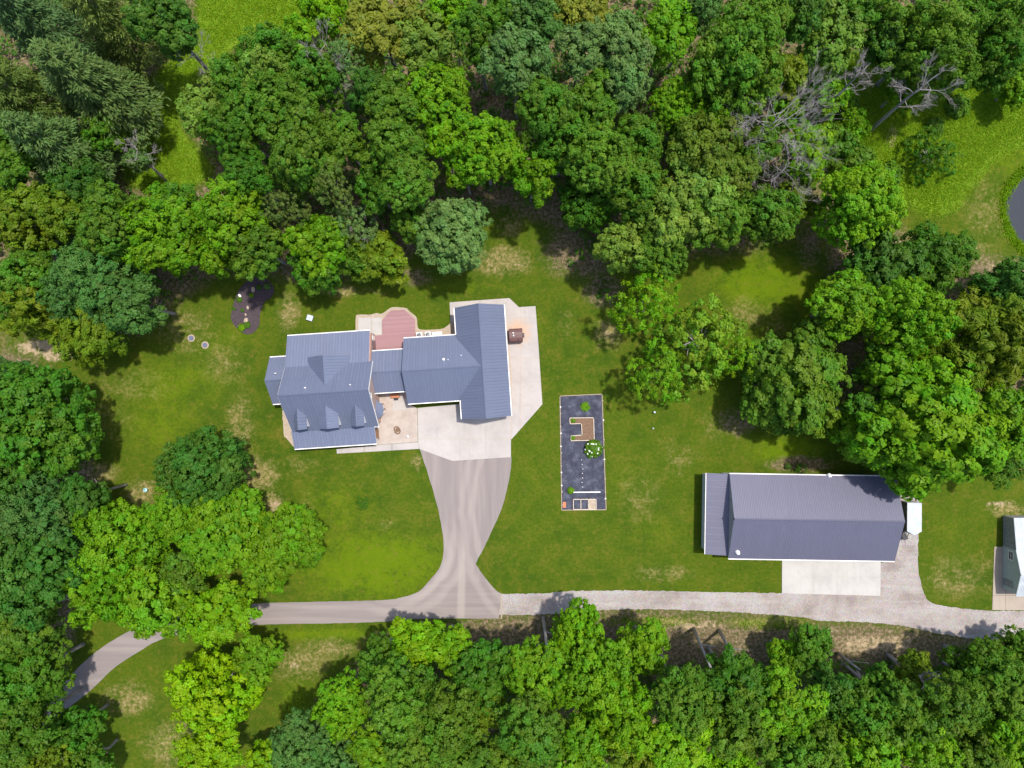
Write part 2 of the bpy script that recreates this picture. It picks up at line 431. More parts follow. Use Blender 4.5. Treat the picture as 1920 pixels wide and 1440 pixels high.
wild = np.clip(blur(np.clip(inpoly([(370,-300),(575,-300),(575,60),(450,75),(410,120),(345,165),(330,240),(420,330),(300,365),(215,335),(275,250),(280,150),(370,70)])
  + inpoly([(1480,100),(2300,110),(2300,270),(1900,275),(1840,330),(1790,400),(1740,410),(1690,370),(1560,340),(1500,200)])
  , 0, 1), 3, 2), 0, 1)
wild = np.maximum(wild, spots([(1440,1168,90,10,.7),(1230,1165,90,8,.7),(560,1330,60,80,.4),(330,1390,80,50,.4)]))
litter = litter*np.clip(1-wild*1.3, 0, 1)
dry = spots([(480,890,45,35,1.),(512,945,22,26,1.05),(100,650,70,24,.9),(165,885,60,28,.8),(270,925,40,28,.85),(450,800,34,80,.62),(940,490,60,30,.9),(955,420,30,40,.6),
  (1140,625,30,30,.9),(540,585,24,45,.8),(640,545,70,12,.75),(240,1310,50,34,.85),(335,1395,70,50,.75),(560,1245,70,36,.7),(620,1215,60,25,.7),(1890,955,40,16,.9),
  (1790,1085,80,50,.55),(1835,495,50,18,.75),(1850,400,70,90,.45),(1400,590,70,45,.5),(350,620,80,60,.5),(1200,930,60,70,.42),(1240,1075,80,22,.55),(725,985,25,16,.42),(782,868,14,18,.75),
  (575,975,20,60,.5),(600,760,10,10,0),(240,720,100,50,.42),(200,790,80,60,.4),(1060,600,30,50,.4),(1340,800,40,50,.4),(1830,460,40,30,.5),(560,870,60,30,.4),(1400,1165,80,9,.7),
  (1250,1165,120,10,.9),(1440,1172,90,14,.9),(1620,1205,80,22,.9),(1400,1200,60,14,.8),(1850,1080,30,60,.4),(1270,860,60,60,.38),(1450,620,40,60,.45),(420,680,60,60,.45)])
dirt = spots([(1640,1208,110,24,.62),(1300,1172,90,14,.55),(1500,1185,80,14,.5),(960,1175,50,16,.45),(90,652,65,16,.95),(110,665,40,14,.9),(1672,255,12,22,.9),(1628,150,12,34,.9),(892,172,18,14,.9),(1620,1215,60,16,.5),(1870,945,30,7,.7),(515,948,12,16,.7),(1140,625,22,8,.5),
  (975,495,25,4,.6),(930,500,30,5,.5),(1560,1180,40,8,.5),(555,1250,20,14,.5),(155,885,30,10,.5),(1860,500,14,6,.7)])
lush = spots([(330,720,120,60,.6),(420,640,80,50,.45),(1180,900,60,60,.35),(1000,620,40,60,.4),(860,540,120,16,.5),(1240,1000,120,60,.35),(700,1060,150,70,1.),(620,960,110,80,.55),(1430,530,100,55,1.),(1480,845,80,34,.95),(300,790,110,90,.55),(1890,260,80,70,.9),(700,850,90,30,.3),(1330,430,60,30,.4),
  (560,1340,40,110,.6),(620,1190,180,14,.8),(1780,890,90,30,.6),(640,600,100,30,.3),(1000,900,30,80,.3),(1380,990,60,40,.35),(1780,980,50,60,.35),(240,1215,40,20,.5),(1520,550,30,90,.7)])
POND = [(1925,325),(1907,340),(1894,366),(1891,392),(1899,420),(1910,441),(1925,460),(1990,500),(2120,480),(2180,400),(2100,320),(1990,300)]
pond = blur(inpoly(POND), 2, 1)
rough_z = (np.sin(GX*.37+np.cos(GY*.23)*2)*np.cos(GY*.31+np.sin(GX*.19))*.12)
flat = blur(np.clip(inpoly([(880,1090),(2300,1090),(2300,1240),(880,1200)])+inpoly([(-100,1520),(-100,1380),(100,1260),(240,1150),(480,1110),(900,1100),(960,840),(960,1185),(460,1195),(300,1225),(160,1330),(40,1480)]), 0, 1), 4, 2)
GZ = rough_z*np.clip(wild+litter, 0, 1)*.8*np.clip(1-flat*1.6, 0, 1) - np.clip(flat*1.2, 0, 1)*0 - pond*.75
far = np.maximum(np.abs(GX)-110, np.abs(GY)-95); GZ = np.where(far > 0, 0, GZ)
ny, nx = GX.shape
me = bpy.data.meshes.new('ground')
me.vertices.add(nx*ny)
me.vertices.foreach_set('co', np.stack([GX, GY, GZ], -1).astype(np.float32).ravel())
i0 = (np.arange(ny-1)[:, None]*nx + np.arange(nx-1)[None, :]).ravel()
quads = np.stack([i0, i0+1, i0+nx+1, i0+nx], -1)
me.loops.add(quads.size); me.polygons.add(len(quads))
me.loops.foreach_set('vertex_index', quads.ravel().astype(np.int32))
me.polygons.foreach_set('loop_start', (np.arange(len(quads))*4).astype(np.int32))
me.polygons.foreach_set('use_smooth', np.ones(len(quads), bool))
me.update(calc_edges=True)
for nm, a in (('litter', litter), ('wild', wild), ('dry', dry), ('dirt', dirt), ('lush', lush)):
    at = me.attributes.new(nm, 'FLOAT', 'POINT'); at.data.foreach_set('value', a.astype(np.float32).ravel())
tag(link('ground', me, mat=M['ground']), kind='structure')
def zat(x, y):
    j = np.searchsorted(gx, x); i = np.searchsorted(gy, y)
    return float(GZ[min(max(i, 0), ny-1), min(max(j, 0), nx-1)])

MB().prism([W(*p)[:2] for p in [(1918,318),(1903,332),(1888,362),(1884,392),(1893,424),(1905,446),(1925,466),(1990,506),(2124,484),(2186,400),(2104,314),(1990,294)]], -.34, -.30).build('pond', M['water'])
tag(bpy.data.objects['pond'], 'dark still pond water beyond the meadow', kind='structure')

# ------------------------------------------------------------------ paving
def smooth_poly(pts, n=6):
    """Catmull-Rom through px points (open)"""
    out = []
    for i in range(len(pts)-1):
        p0, p1, p2, p3 = pts[max(i-1,0)], pts[i], pts[i+1], pts[min(i+2,len(pts)-1)]
        for k in range(n):
            t = k/n
            out.append(tuple(.5*((2*p1[a]) + (-p0[a]+p2[a])*t + (2*p0[a]-5*p1[a]+4*p2[a]-p3[a])*t*t + (-p0[a]+3*p1[a]-3*p2[a]+p3[a])*t**3) for a in (0, 1)))
    return out + [pts[-1]]
def ragged(pts, amp, step=6):
    rng = random.Random(5); out = []
    for i in range(len(pts)-1):
        a, b = pts[i], pts[i+1]; L = math.dist(a, b); n = max(1, int(L/step))
        for k in range(n):
            t = k/n; out.append((a[0]+(b[0]-a[0])*t + rng.uniform(-amp, amp), a[1]+(b[1]-a[1])*t + rng.uniform(-amp, amp)))
    return out + [pts[-1]]
def sheet(name, pts, z0, z1, mat, parent=None):
    bm = bmesh.new(); vs = [bm.verts.new((W(*p)[0], W(*p)[1], z1)) for p in pts]
    f = bm.faces.new(vs)
    if f.normal.z < 0 or sum(pts[i][0]*pts[(i+1)%len(pts)][1]-pts[(i+1)%len(pts)][0]*pts[i][1] for i in range(len(pts))) > 0: f.normal_flip()
    r = bmesh.ops.extrude_face_region(bm, geom=[f])
    for v in r['geom']:
        if isinstance(v, bmesh.types.BMVert): v.co.z = z0
    bmesh.ops.recalc_face_normals(bm, faces=bm.faces)
    bmesh.ops.triangulate(bm, faces=[f for f in bm.faces if len(f.verts) > 4])
    me = bpy.data.meshes.new(name); bm.to_mesh(me); bm.free(); me.materials.append(mat)
    return link(name, me, parent)

drive = smooth_poly([(787,842),(806,900),(822,957),(831,1010),(831,1042),(822,1068),(802,1092),(785,1109),(757,1119),(720,1125),(600,1128),(485,1131),(400,1139),(310,1157),(247,1181),(180,1222),(122,1277),(60,1345),(-20,1430),(-60,1480)], 5)
drive += [(0,1500)] + smooth_poly([(0,1470),(50,1400),(100,1350),(142,1317),(175,1290),(217,1250),(262,1221),(302,1199),(370,1182),(460,1172),(690,1167),(795,1160),(935,1160)], 5)
drive += smooth_poly([(941,1113),(930,1107),(915,1090),(896,1064),(893,1054),(905,1032),(920,1000),(940,955),(950,920),(957,885),(959,858)], 4)
drive += [(957,854),(848,860),(790,838)]
tag(sheet('asphalt_driveway', ragged(drive, .35), -.1, .030, M['asphalt']), 'worn grey asphalt driveway with a flared neck', kind='structure')
lane = smooth_poly([(940,1113),(1000,1113),(1080,1108),(1140,1107),(1250,1108),(1440,1112),(1470,1111)], 5) + [(1648,1108),(1651,1056),(1672,1050),(1684,1000),(1684,930),(1700,905),(1719,906)]
lane += smooth_poly([(1721,913),(1725,960),(1722,1007),(1721,1040),(1723,1078),(1733,1113),(1749,1131),(1791,1139),(1822,1143),(1862,1145),(2100,1148)], 5)
lane += [(2100,1215)] + smooth_poly([(1990,1210),(1890,1206),(1813,1196),(1747,1185),(1690,1173),(1615,1166),(1540,1164),(1500,1157),(1435,1152),(1360,1147),(1210,1142),(1105,1145),(1055,1150),(990,1153),(936,1153)], 5)
tag(sheet('gravel_lane', ragged(lane, 1.0, 4), -.1, .022, M['gravel']), 'pale crushed gravel lane running past the barn', kind='structure')

def root_structure(name, label):
    o = empty(name, (0, 0, 0)); return tag(o, label, kind='structure')
def slabs(parent, poly, xs, ys, z, mat, gap=.35):
    """cut a px polygon into slabs along the joints xs, ys"""
    def clip(pl, ax, lim, keep_less):
        out = []
        for i in range(len(pl)):
            a, b = pl[i], pl[(i+1) % len(pl)]
            ia = (a[ax] <= lim) if keep_less else (a[ax] >= lim); ib = (b[ax] <= lim) if keep_less else (b[ax] >= lim)
            if ia: out.append(a)
            if ia != ib:
                t = (lim-a[ax])/(b[ax]-a[ax]); out.append((a[0]+(b[0]-a[0])*t, a[1]+(b[1]-a[1])*t))
        return out
    ex = [-1e5] + xs + [1e5]; ey = [-1e5] + ys + [1e5]
    for i in range(len(ex)-1):
        for j in range(len(ey)-1):
            pl = poly
            for ax, lim, less in ((0, ex[i]+gap, False), (0, ex[i+1]-gap, True), (1, ey[j]+gap, False), (1, ey[j+1]-gap, True)):
                if pl: pl = clip(pl, ax, lim, less)
            if len(pl) < 3: continue
            ar = abs(sum(pl[k][0]*pl[(k+1)%len(pl)][1]-pl[(k+1)%len(pl)][0]*pl[k][1] for k in range(len(pl))))/2
            if ar < 20: continue
            MB().prism([W(*p)[:2] for p in pl], -.1, z).build('slab', mat, parent)
cp = root_structure('concrete_pavement', 'pale concrete paving wrapped round the garage')
slabs(cp, [(783,765),(868,757),(958,758),(958,857),(848,864),(787,842),(784,830)], [880], [823], .060, M['concrete'], gap=.24)
slabs(cp, [(946,572),(955,559),(973,576),(1004,574),(1010,653),(1017,758),(958.8,824),(958.8,700)], [976], [596,634,672,716,760], .060, M['concrete'], gap=.24)
slabs(cp, [(843,567),(955,559),(945.3,572.3),(945.3,600),(857,606),(845,604)], [900], [], .060, M['concrete'], gap=.24)
MB().prism([W(*p)[:2] for p in [(850,600),(950,600),(957,780),(868,756)]], -.1, .045).build('garage_floor_slab', M['padconc'], cp)
for jp in ([(783.5,766),(868,758),(957.5,758),(957.5,856),(848,863),(788,841.5),(785,830)], [(947,573),(955,560),(973,576.6),(1003.4,574.6),(1009.4,653),(1016.3,757.6),(958,823)]):
    MB().prism([W(*p)[:2] for p in jp], -.1, .0535).build('joint_bed', M['stone'], cp)
wk = root_structure('front_walkway', 'narrow pale concrete walk along the front porch')
slabs(wk, [(631,842.5),(706,834.5),(783.6,829),(786.5,841.5),(632,850.5)], [683,735], [], .055, M['concrete'])
tag(sheet('courtyard_paving', [(695,738),(709,736),(760,734),(767,757),(782.5,766),(783.3,828.4),(707,834),(700,800)], -.1, .045, M['stamped']), 'tan stamped concrete courtyard between house and garage', kind='structure')
pad = root_structure('entry_pad', 'pale square concrete pad at the breezeway door')
slabs(pad, [(736,748),(766,746),(767,768),(737,770)], [], [], .062, M['concrete'])
bedpts = smooth_poly([(667,625),(667,597),(671,590),(693,590),(706,587),(716,588),(733,577),(747,576),(762,578),(768,584),(781,595),(783,612),(789,618),(811,618),(830,616),(842,608),(847,602)], 4)
tag(sheet('gravel_bed', bedpts + [(858,603),(860,640),(760,645),(690,640)], -.1, .035, M['sand']), 'tan gravel bed edging the red deck', kind='structure')
tp = root_structure('rear_pad', 'bleached concrete pad beside the red deck')
slabs(tp, [(672,596),(716,596),(716,628),(672,628)], [697], [], .075, M['apron'])
tag(sheet('side_bed', ragged([(529,770),(531,800),(533,818),(551,838),(562,838),(556,790),(545,765),(529,770)], .4, 5), -.1, .030, M['sand']), 'tan gravel strip along the west wall', kind='structure')
ba = root_structure('barn_apron', 'bright concrete apron in front of the barn')
MB().prism([W(*p)[:2] for p in [(1467,1041),(1650,1043),(1649.5,1116),(1467,1111)]], -.1, .063).build('joint_bed', M['padconc'], ba)
slabs(ba, [(1466,1040),(1651,1042),(1650.3,1117),(1466,1112)], [1527,1589], [1082], .070, M['apron'], gap=.12)
np_ = root_structure('neighbour_pad', 'buff concrete pad around the white roofed building')
slabs(np_, [(1864,1025),(1990,1025),(1990,1144.5),(1860,1143.5)], [1885], [1116], .065, M['padconc'], gap=.25)
MB().box(*sorted((W(939,0)[0], W(941.5,0)[0])), W(0,1160)[1], W(0,1113)[1], -.1, .036).build('pavement_edge_strip', M['padconc'])
tag(bpy.data.objects['pavement_edge_strip'], 'pale edging strip where asphalt meets gravel', kind='structure')

# ------------------------------------------------------------------ buildings
TH = math.radians(3.8)
def panel_mesh(w, L, ribs, rh, rw):
    prof = [(0, 0)]
    for i in range(ribs):
        c = (i+.5)*w/ribs
        prof += [(c-rw, 0), (c-rw*.45, rh), (c+rw*.45, rh), (c+rw, 0)]
    prof += [(w-.004, 0)]
    vs = [(x, 0, z) for x, z in prof] + [(x, L, z) for x, z in prof]; n = len(prof)
    fs = [(i, i+1, n+i+1, n+i) for i in range(n-1)]
    me = bpy.data.meshes.new('metal_panel'); me.from_pydata(vs, [], fs); me.update(); return me
def slope(parent, name, e0, e1, r0, r1, mat, pw=.84, ribs=2, rh=.030, rw=.035, thick=.10):
    """one roof plane: a deck part with ribbed metal panels on it; e0->e1 eave, r0->r1 ridge, seen from outside left to right"""
    e0, e1, r0, r1 = map(Vector, (e0, e1, r0, r1))
    ax = (e1-e0).normalized(); up = (r0-e0); up = (up - ax*up.dot(ax)); L = up.length; up.normalize(); nz = ax.cross(up)
    if nz.z < 0: nz = -nz
    q = [e0, e1, r1, r0]
    deck = MB().hexa([p-nz*thick for p in q], q)
    o = deck.build(name, M['trim'], parent)
    bm = bmesh.new(); bm.from_mesh(o.data); bmesh.ops.recalc_face_normals(bm, faces=bm.faces); bm.to_mesh(o.data); bm.free()
    wid = (e1-e0).length; n = max(1, round(wid/pw)); w = wid/n
    me = panel_mesh(w, L+.02, ribs, rh, rw); me.materials.append(mat)
    for i in range(n):
        p = link('metal_panel', me, o)
        m = Matrix((ax, up, nz)).transposed().to_4x4(); m.translation = e0 + ax*(i*w) + nz*.012 - up*.02
        p.matrix_local = m
    return o
def ridge_cap(parent, a, b, da, db, mat, w=.16, lift=.075):
    """a,b ridge ends; da, db: downslope unit vectors of the two sides"""
    a, b, da, db = map(Vector, (a, b, da, db)); z = Vector((0, 0, lift))
    vs = [a+z+da*w-Vector((0,0,.03)), a+z, a+z+db*w-Vector((0,0,.03)), b+z+da*w-Vector((0,0,.03)), b+z, b+z+db*w-Vector((0,0,.03))]
    mb = MB().add(vs, [(0,1,4,3), (1,2,5,4)])
    o = mb.build('ridge_cap', mat, parent)
    o.modifiers.new('solid', 'SOLIDIFY').thickness = .02
    return o
def gutter(parent, a, b, out, mat):
    a, b, out = map(Vector, (a, b, out)); z = Vector((0, 0, 1))
    prof = [(0, 0), (0, -.12), (.15, -.12), (.15, .01), (.13, .01), (.13, -.10), (.02, -.10), (.02, 0)]
    vs = [a+out*x+z*h for x, h in prof] + [b+out*x+z*h for x, h in prof]; n = len(prof)
    fs = [(i, (i+1) % n, n+(i+1) % n, n+i) for i in range(n)]
    return MB().add(vs, fs).build('gutter', mat, parent)
def gable_x(parent, mat, u0, u1, v0, v1, vr, he, hr, gut=True, **kw):
    """gable roof with ridge along u"""
    slope(parent, 'roof_slope', (u0,v0,he), (u1,v0,he), (u0,vr,hr), (u1,vr,hr), mat, **kw)
    slope(parent, 'roof_slope', (u1,v1,he), (u0,v1,he), (u1,vr,hr), (u0,vr,hr), mat, **kw)
    d0 = Vector((0, v0-vr, he-hr)).normalized(); d1 = Vector((0, v1-vr, he-hr)).normalized()
    ridge_cap(parent, (u0,vr,hr), (u1,vr,hr), d0, d1, mat)
    if gut:
        gutter(parent, (u0,v0,he), (u1,v0,he), (0,-1,0), M['white']); gutter(parent, (u0,v1,he), (u1,v1,he), (0,1,0), M['white'])
def gable_y(parent, mat, u0, u1, ur, v0, v1, he, hr, gut=True, **kw):
    slope(parent, 'roof_slope', (u0,v1,he), (u0,v0,he), (ur,v1,hr), (ur,v0,hr), mat, **kw)
    slope(parent, 'roof_slope', (u1,v0,he), (u1,v1,he), (ur,v0,hr), (ur,v1,hr), mat, **kw)
    d0 = Vector((u0-ur, 0, he-hr)).normalized(); d1 = Vector((u1-ur, 0, he-hr)).normalized()
    ridge_cap(parent, (ur,v0,hr), (ur,v1,hr), d0, d1, mat)
    if gut:
        gutter(parent, (u0,v0,he), (u0,v1,he), (-1,0,0), M['white']); gutter(parent, (u1,v0,he), (u1,v1,he), (1,0,0), M['white'])
def window(parent, c, nrm, w=1.0, h=1.3, name='window'):
    """framed window on a wall; c centre on the wall, nrm horizontal outward normal"""
    c = Vector(c); n = Vector(nrm); t = Vector((-n.y, n.x, 0)); z = Vector((0,0,1))
    def bar(a0, a1, b0, b1, d0, d1, mb):
        q = [c+t*a0+z*b0, c+t*a1+z*b0, c+t*a1+z*b1, c+t*a0+z*b1]
        mb.hexa([p+n*d0 for p in q], [p+n*d1 for p in q])
    fr = MB()
    for s in (-1, 1):
        bar(s*w/2-.06, s*w/2+.06, -h/2-.06, h/2+.06, .002, .07, fr)
        bar(-w/2, w/2, s*h/2-.06, s*h/2+.06, .002, .068, fr)
    bar(-w/2, w/2, -.03, .03, .01, .05, fr)
    o = fr.build(name, M['trim'], parent)
    g = MB(); bar(-w/2, w/2, -h/2, h/2, .004, .03, g); g.build('pane', M['glass'], o)
    return o
def door(parent, c, nrm, w, h, mat, handle=True, rows=0):
    c = Vector(c); n = Vector(nrm); t = Vector((-n.y, n.x, 0)); z = Vector((0,0,1)); mb = MB()
    if rows:
        for i in range(rows):
            q = [c-t*w/2+z*(i*h/rows+.01), c+t*w/2+z*(i*h/rows+.01), c+t*w/2+z*((i+1)*h/rows-.01), c-t*w/2+z*((i+1)*h/rows-.01)]
            mb.hexa([p+n*.003 for p in q], [p+n*.05 for p in q])
    else:
        q = [c-t*w/2, c+t*w/2, c+t*w/2+z*h, c-t*w/2+z*h]; mb.hexa([p+n*.003 for p in q], [p+n*.06 for p in q])
    o = mb.build('garage_door' if rows else 'door', mat, parent)
    if handle:
        p = c+t*(w/2-.12)+z*1.0
        MB().tube([p+n*.06, p+n*.12], .03, 8).build('handle', M['galv'], o)
    return o
def vent(parent, p, r=.09, h=.35, mat='white'):
    MB().lathe([(r*1.5, -.12), (r*1.2, 0), (r, .03), (r, h), (r*.5, h+.03)], 12, ).build('roof_vent', M[mat], parent, smooth=True).location = p

hs = empty('house', W(625, 735), TH, 'brick house with slate blue metal roof, three front dormers and front porch', 'house')
hs.location.z = 0
R = M['roof']
# walls
def wallbox(parent, name, u0, u1, v0, v1, h, mat, ridge=None, hr=0, axis='u'):
    mb = MB().box(u0, u1, v0, v1, 0, h)
    if ridge is not None:
        if axis == 'u':
            mb.add([(u0,v0,h+.002),(u0,v1,h+.002),(u0,ridge,hr),(u1,v0,h+.002),(u1,v1,h+.002),(u1,ridge,hr)], [(0,2,1),(3,4,5),(0,3,5,2),(1,2,5,4)])
        else:
            mb.add([(u0,v0,h+.002),(u1,v0,h+.002),(ridge,v0,hr),(u0,v1,h+.002),(u1,v1,h+.002),(ridge,v1,hr)], [(0,1,2),(3,5,4),(0,2,5,3),(1,4,5,2)])
    return mb.build(name, mat, parent)
wm = MB().box(-4.75, 6.5, -4.75, 7.8, 0, 3.1)
prof = [(-4.75, 3.1), (7.8, 3.1), (3.7, 4.85), (-.07, 8.7)]
wm.add([(-4.75,v,h) for v, h in prof]+[(6.5,v,h) for v, h in prof], [(3,2,1,0),(4,5,6,7),(0,1,5,4),(1,2,6,5),(2,3,7,6),(3,0,4,7)])
wm.build('wall', M['brick'], hs)
slope(hs, 'roof_slope', (-5.0,-5.12,3.8), (6.85,-5.12,3.8), (-5.0,-.07,9), (6.85,-.07,9), R)
slope(hs, 'roof_slope', (6.85,3.8,5.1), (-5.0,3.8,5.1), (6.85,-.07,9), (-5.0,-.07,9), R)
slope(hs, 'roof_slope', (6.4,8.1,3.3), (-5.0,8.1,3.3), (6.4,3.66,5.2), (-5.0,3.66,5.2), R)
slope(hs, 'porch_roof', (-5.15,-7.5,2.9), (6.25,-7.5,2.9), (-5.15,-4.95,3.83), (6.25,-4.95,3.83), R)
ridge_cap(hs, (-5.0,-.07,9), (6.85,-.07,9), Vector((0,-5.05,-5.2)).normalized(), Vector((0,3.87,-3.9)).normalized(), R)
gutter(hs, (-5.0,8.1,3.3), (6.4,8.1,3.3), (0,1,0), M['white']); gutter(hs, (-5.15,-7.5,2.9), (6.25,-7.5,2.9), (0,-1,0), M['white'])
MB().box(6.25, 6.9, -5.22, -5.0, 3.52, 3.72).build('cornice_return', M['white'], hs)
for sgn, uu in ((1, 6.5), (-1, -4.75)):      # white rake boards on the gable ends
    mb = MB()
    for (va, ha), (vb, hb) in (((-5.1,3.68),(-.07,8.86)), ((3.8,4.96),(-.07,8.86))):
        x0, x1 = (uu+.35, uu+.383) if sgn > 0 else (uu-.283, uu-.25)
        mb.hexa([(x0,va,ha-.24),(x1,va,ha-.24),(x1,vb,hb-.24),(x0,vb,hb-.24)], [(x0,va,ha+.1),(x1,va,ha+.1),(x1,vb,hb+.1),(x0,vb,hb+.1)])
    mb.build('rake_board', M['white'], hs)
# rear cross gable
gy0 = MB(); gy0.add([(-1.5,4.6,4.5),(3.4,4.6,4.5),(.95,4.6,7.7),(-1.5,1,4.5),(3.4,1,4.5),(.95,1,7.7)], [(0,2,1),(3,4,5),(0,3,5,2),(1,2,5,4),(0,1,4,3)]); gy0.build('rear_gable_wall', M['siding'], hs)
slope(hs, 'roof_slope', (-1.87,4.88,5.0), (-1.87,.9,5.0), (.95,4.88,8.0), (.95,.9,8.0), R)
slope(hs, 'roof_slope', (3.77,.9,5.0), (3.77,4.88,5.0), (.95,.9,8.0), (.95,4.88,8.0), R)
ridge_cap(hs, (.95,.95,8.0), (.95,4.88,8.0), Vector((-2.82,0,-3)).normalized(), Vector((2.82,0,-3)).normalized(), R)
# dormers
def dormer(uc, hw, he, hr, vf):
    d = empty('dormer', (uc, 0, 0)); d.parent = hs
    vb = -1.2
    mb = MB().add([(-hw+.04,vf+.3,3.9),(hw-.04,vf+.3,3.9),(hw-.04,vf+.3,he-.02),(0,vf+.3,hr-.12),(-hw+.04,vf+.3,he-.02),
                   (-hw+.04,vb-1,3.9),(hw-.04,vb-1,3.9),(hw-.04,vb-1,he-.02),(0,vb-1,hr-.12),(-hw+.04,vb-1,he-.02)],
                  [(0,1,2,3,4),(9,8,7,6,5),(0,4,9,5),(1,6,7,2),(2,7,8,3),(3,8,9,4),(0,5,6,1)])
    mb.build('dormer_wall', M['white'], d)
    slope(d, 'dormer_roof', (-hw,vb,he), (-hw,vf,he), (0,vb,hr), (0,vf,hr), R, pw=.8)
    slope(d, 'dormer_roof', (hw,vf,he), (hw,vb,he), (0,vf,hr), (0,vb,hr), R, pw=.8)
    ridge_cap(d, (0,vf,hr), (0,vb,hr), Vector((-hw,0,he-hr)).normalized(), Vector((hw,0,he-hr)).normalized(), R)
    window(d, (0, vf+.3, (he+4.6)/2-.1), (0,-1,0), hw*.8, .9)
dormer(-3.15, .84, 6.0, 7.15, -4.75); dormer(.68, 1.3, 6.05, 7.3, -4.85); dormer(4.55, .84, 6.0, 7.15, -4.8)
# porch
MB().box(-4.9, 6.0, -7.2, -4.76, 0, .28).build('porch_floor', M['concrete'], hs)
for i in range(6):
    u = -4.8 + i*2.14
    MB().box(u-.08, u+.08, -7.12, -6.96, .281, 2.78).build('porch_post', M['white'], hs)
MB().box(-4.95, 6.05, -7.14, -6.94, 2.56, 2.77).build('porch_beam', M['white'], hs)
for u in (-3.3, -1.2, 2.6, 4.8): window(hs, (u,-4.75,1.7), (0,-1,0), 1.0, 1.4)
door(hs, (.7,-4.75,.28), (0,-1,0), 1.0, 2.05, M['brownwood'])
for u in (-3.2, 0, 3.2): window(hs, (u,7.8,1.7), (0,1,0), 1.1, 1.3)
door(hs, (6.5,6.1,.35), (1,0,0), 1.6, 2.1, M['glass']); window(hs, (6.5,7.2,1.8), (1,0,0), .7, 1.2)
window(hs, (6.5,-.9,6.3), (1,0,0), .8, 1.2); window(hs, (6.5,-3.2,4.4), (1,0,0), .7, .6)
# west wing
wallbox(hs, 'wall', -7.35, -4.76, -.75, 4.95, 3.1, M['brick'], 2.1, 5.45)
gable_x(hs, R, -7.65, -4.7, -1.1, 5.3, 2.1, 3.2, 5.8)
# bay with its own metal roof on the east wall
bay = [(6.5,-4.0), (7.1,-3.6), (7.3,-2.9), (7.1,-2.15), (6.5,-1.75)]
MB().prism(bay, 0, 2.5).build('bay_wall', M['brick'], hs)
bo = [(6.5,-4.2), (7.22,-3.75), (7.46,-2.9), (7.22,-2.0), (6.5,-1.55)]
vs = [(u,v,2.52) for u, v in bo] + [(u,v,2.6) for u, v in bo] + [(6.5,-2.9,3.5)]
MB().add(vs, [(4,3,2,1,0)] + [(i,i+1,6+i,5+i) for i in range(4)] + [(5+i,6+i,10) for i in range(4)] + [(0,5,10,9,4)]).build('bay_roof', R, hs)
for i in range(4):
    a, b = Vector((*bay[i],0)), Vector((*bay[i+1],0)); t = (b-a).normalized(); n = Vector((t.y,-t.x,0)); c = (a+b)/2; window(hs, (c.x,c.y,1.5), n, (b-a).length*.6, 1.3, 'bay_window')
vent(hs, (-6.2, 3.0, 5.35), .07, .4); vent(hs, (-1.5, .75, 8.3), .08, .4); vent(hs, (4.4, .75, 8.3), .07, .4)
# breezeway
wallbox(hs, 'wall', 6.51, 11.2, -.15, 4.9, 3.1, M['brick'], 2.27, 4.75)
gable_x(hs, R, 6.4, 10.95, -.53, 5.22, 2.27, 3.2, 5.0)
door(hs, (9.3,-.15,.06), (0,-1,0), .95, 2.05, M['white']); window(hs, (7.8,-.15,1.6), (0,-1,0), 1, 1.2); door(hs, (8.5,4.9,.35), (0,1,0), 1.7, 2.05, M['glass'])

gr = empty('garage', W(625, 735), TH, 'L shaped garage with slate blue metal roof beside the concrete apron', 'garage'); gr.location.z = 0
wallbox(gr, 'wall', 11.25, 18.55, -1.95, 6.35, 3.1, M['brick'], 2.13, 6.45)
gable_x(gr, R, 10.97, 21.55, -2.3, 6.7, 2.13, 3.2, 6.8, gut=False)
gutter(gr, (10.97,-2.3,3.2), (18.3,-2.3,3.2), (0,-1,0), M['white']); gutter(gr, (10.97,6.7,3.2), (18.15,6.7,3.2), (0,1,0), M['white'])
wallbox(gr, 'wall', 18.6, 24.75, -4.6, 10.1, 3.5, M['brick'], 21.7, 6.75, 'v')
gable_y(gr, R, 18.3, 25.08, 21.7, -4.9, 10.42, 3.6, 7.0, gut=False)
gutter(gr, (25.08,-4.9,3.6), (25.08,10.42,3.6), (1,0,0), M['white'])
gutter(gr, (18.3,-4.9,3.6), (18.3,-2.3,3.6), (-1,0,0), M['white']); gutter(gr, (18.3,6.7,3.6), (18.3,10.42,3.6), (-1,0,0), M['white'])
door(gr, (14.9,-1.95,.05), (0,-1,0), 5.0, 2.4, M['white'], False, 4); door(gr, (21.7,-4.6,.05), (0,-1,0), 4.9, 2.7, M['white'], False, 4)
door(gr, (21.7,10.1,.05), (0,1,0), 4.0, 2.7, M['white'], False, 4)
window(gr, (24.75,0,1.8), (1,0,0)); window(gr, (24.75,7,1.8), (1,0,0)); window(gr, (13,6.35,1.7), (0,1,0)); window(gr, (16,6.35,1.7), (0,1,0))
vent(gr, (16.55, 3.35, 5.75), .16, .45); vent(gr, (17.15, 3.3, 5.8), .07, .3); vent(gr, (18.9, 3.75, 5.45), .07, .3)

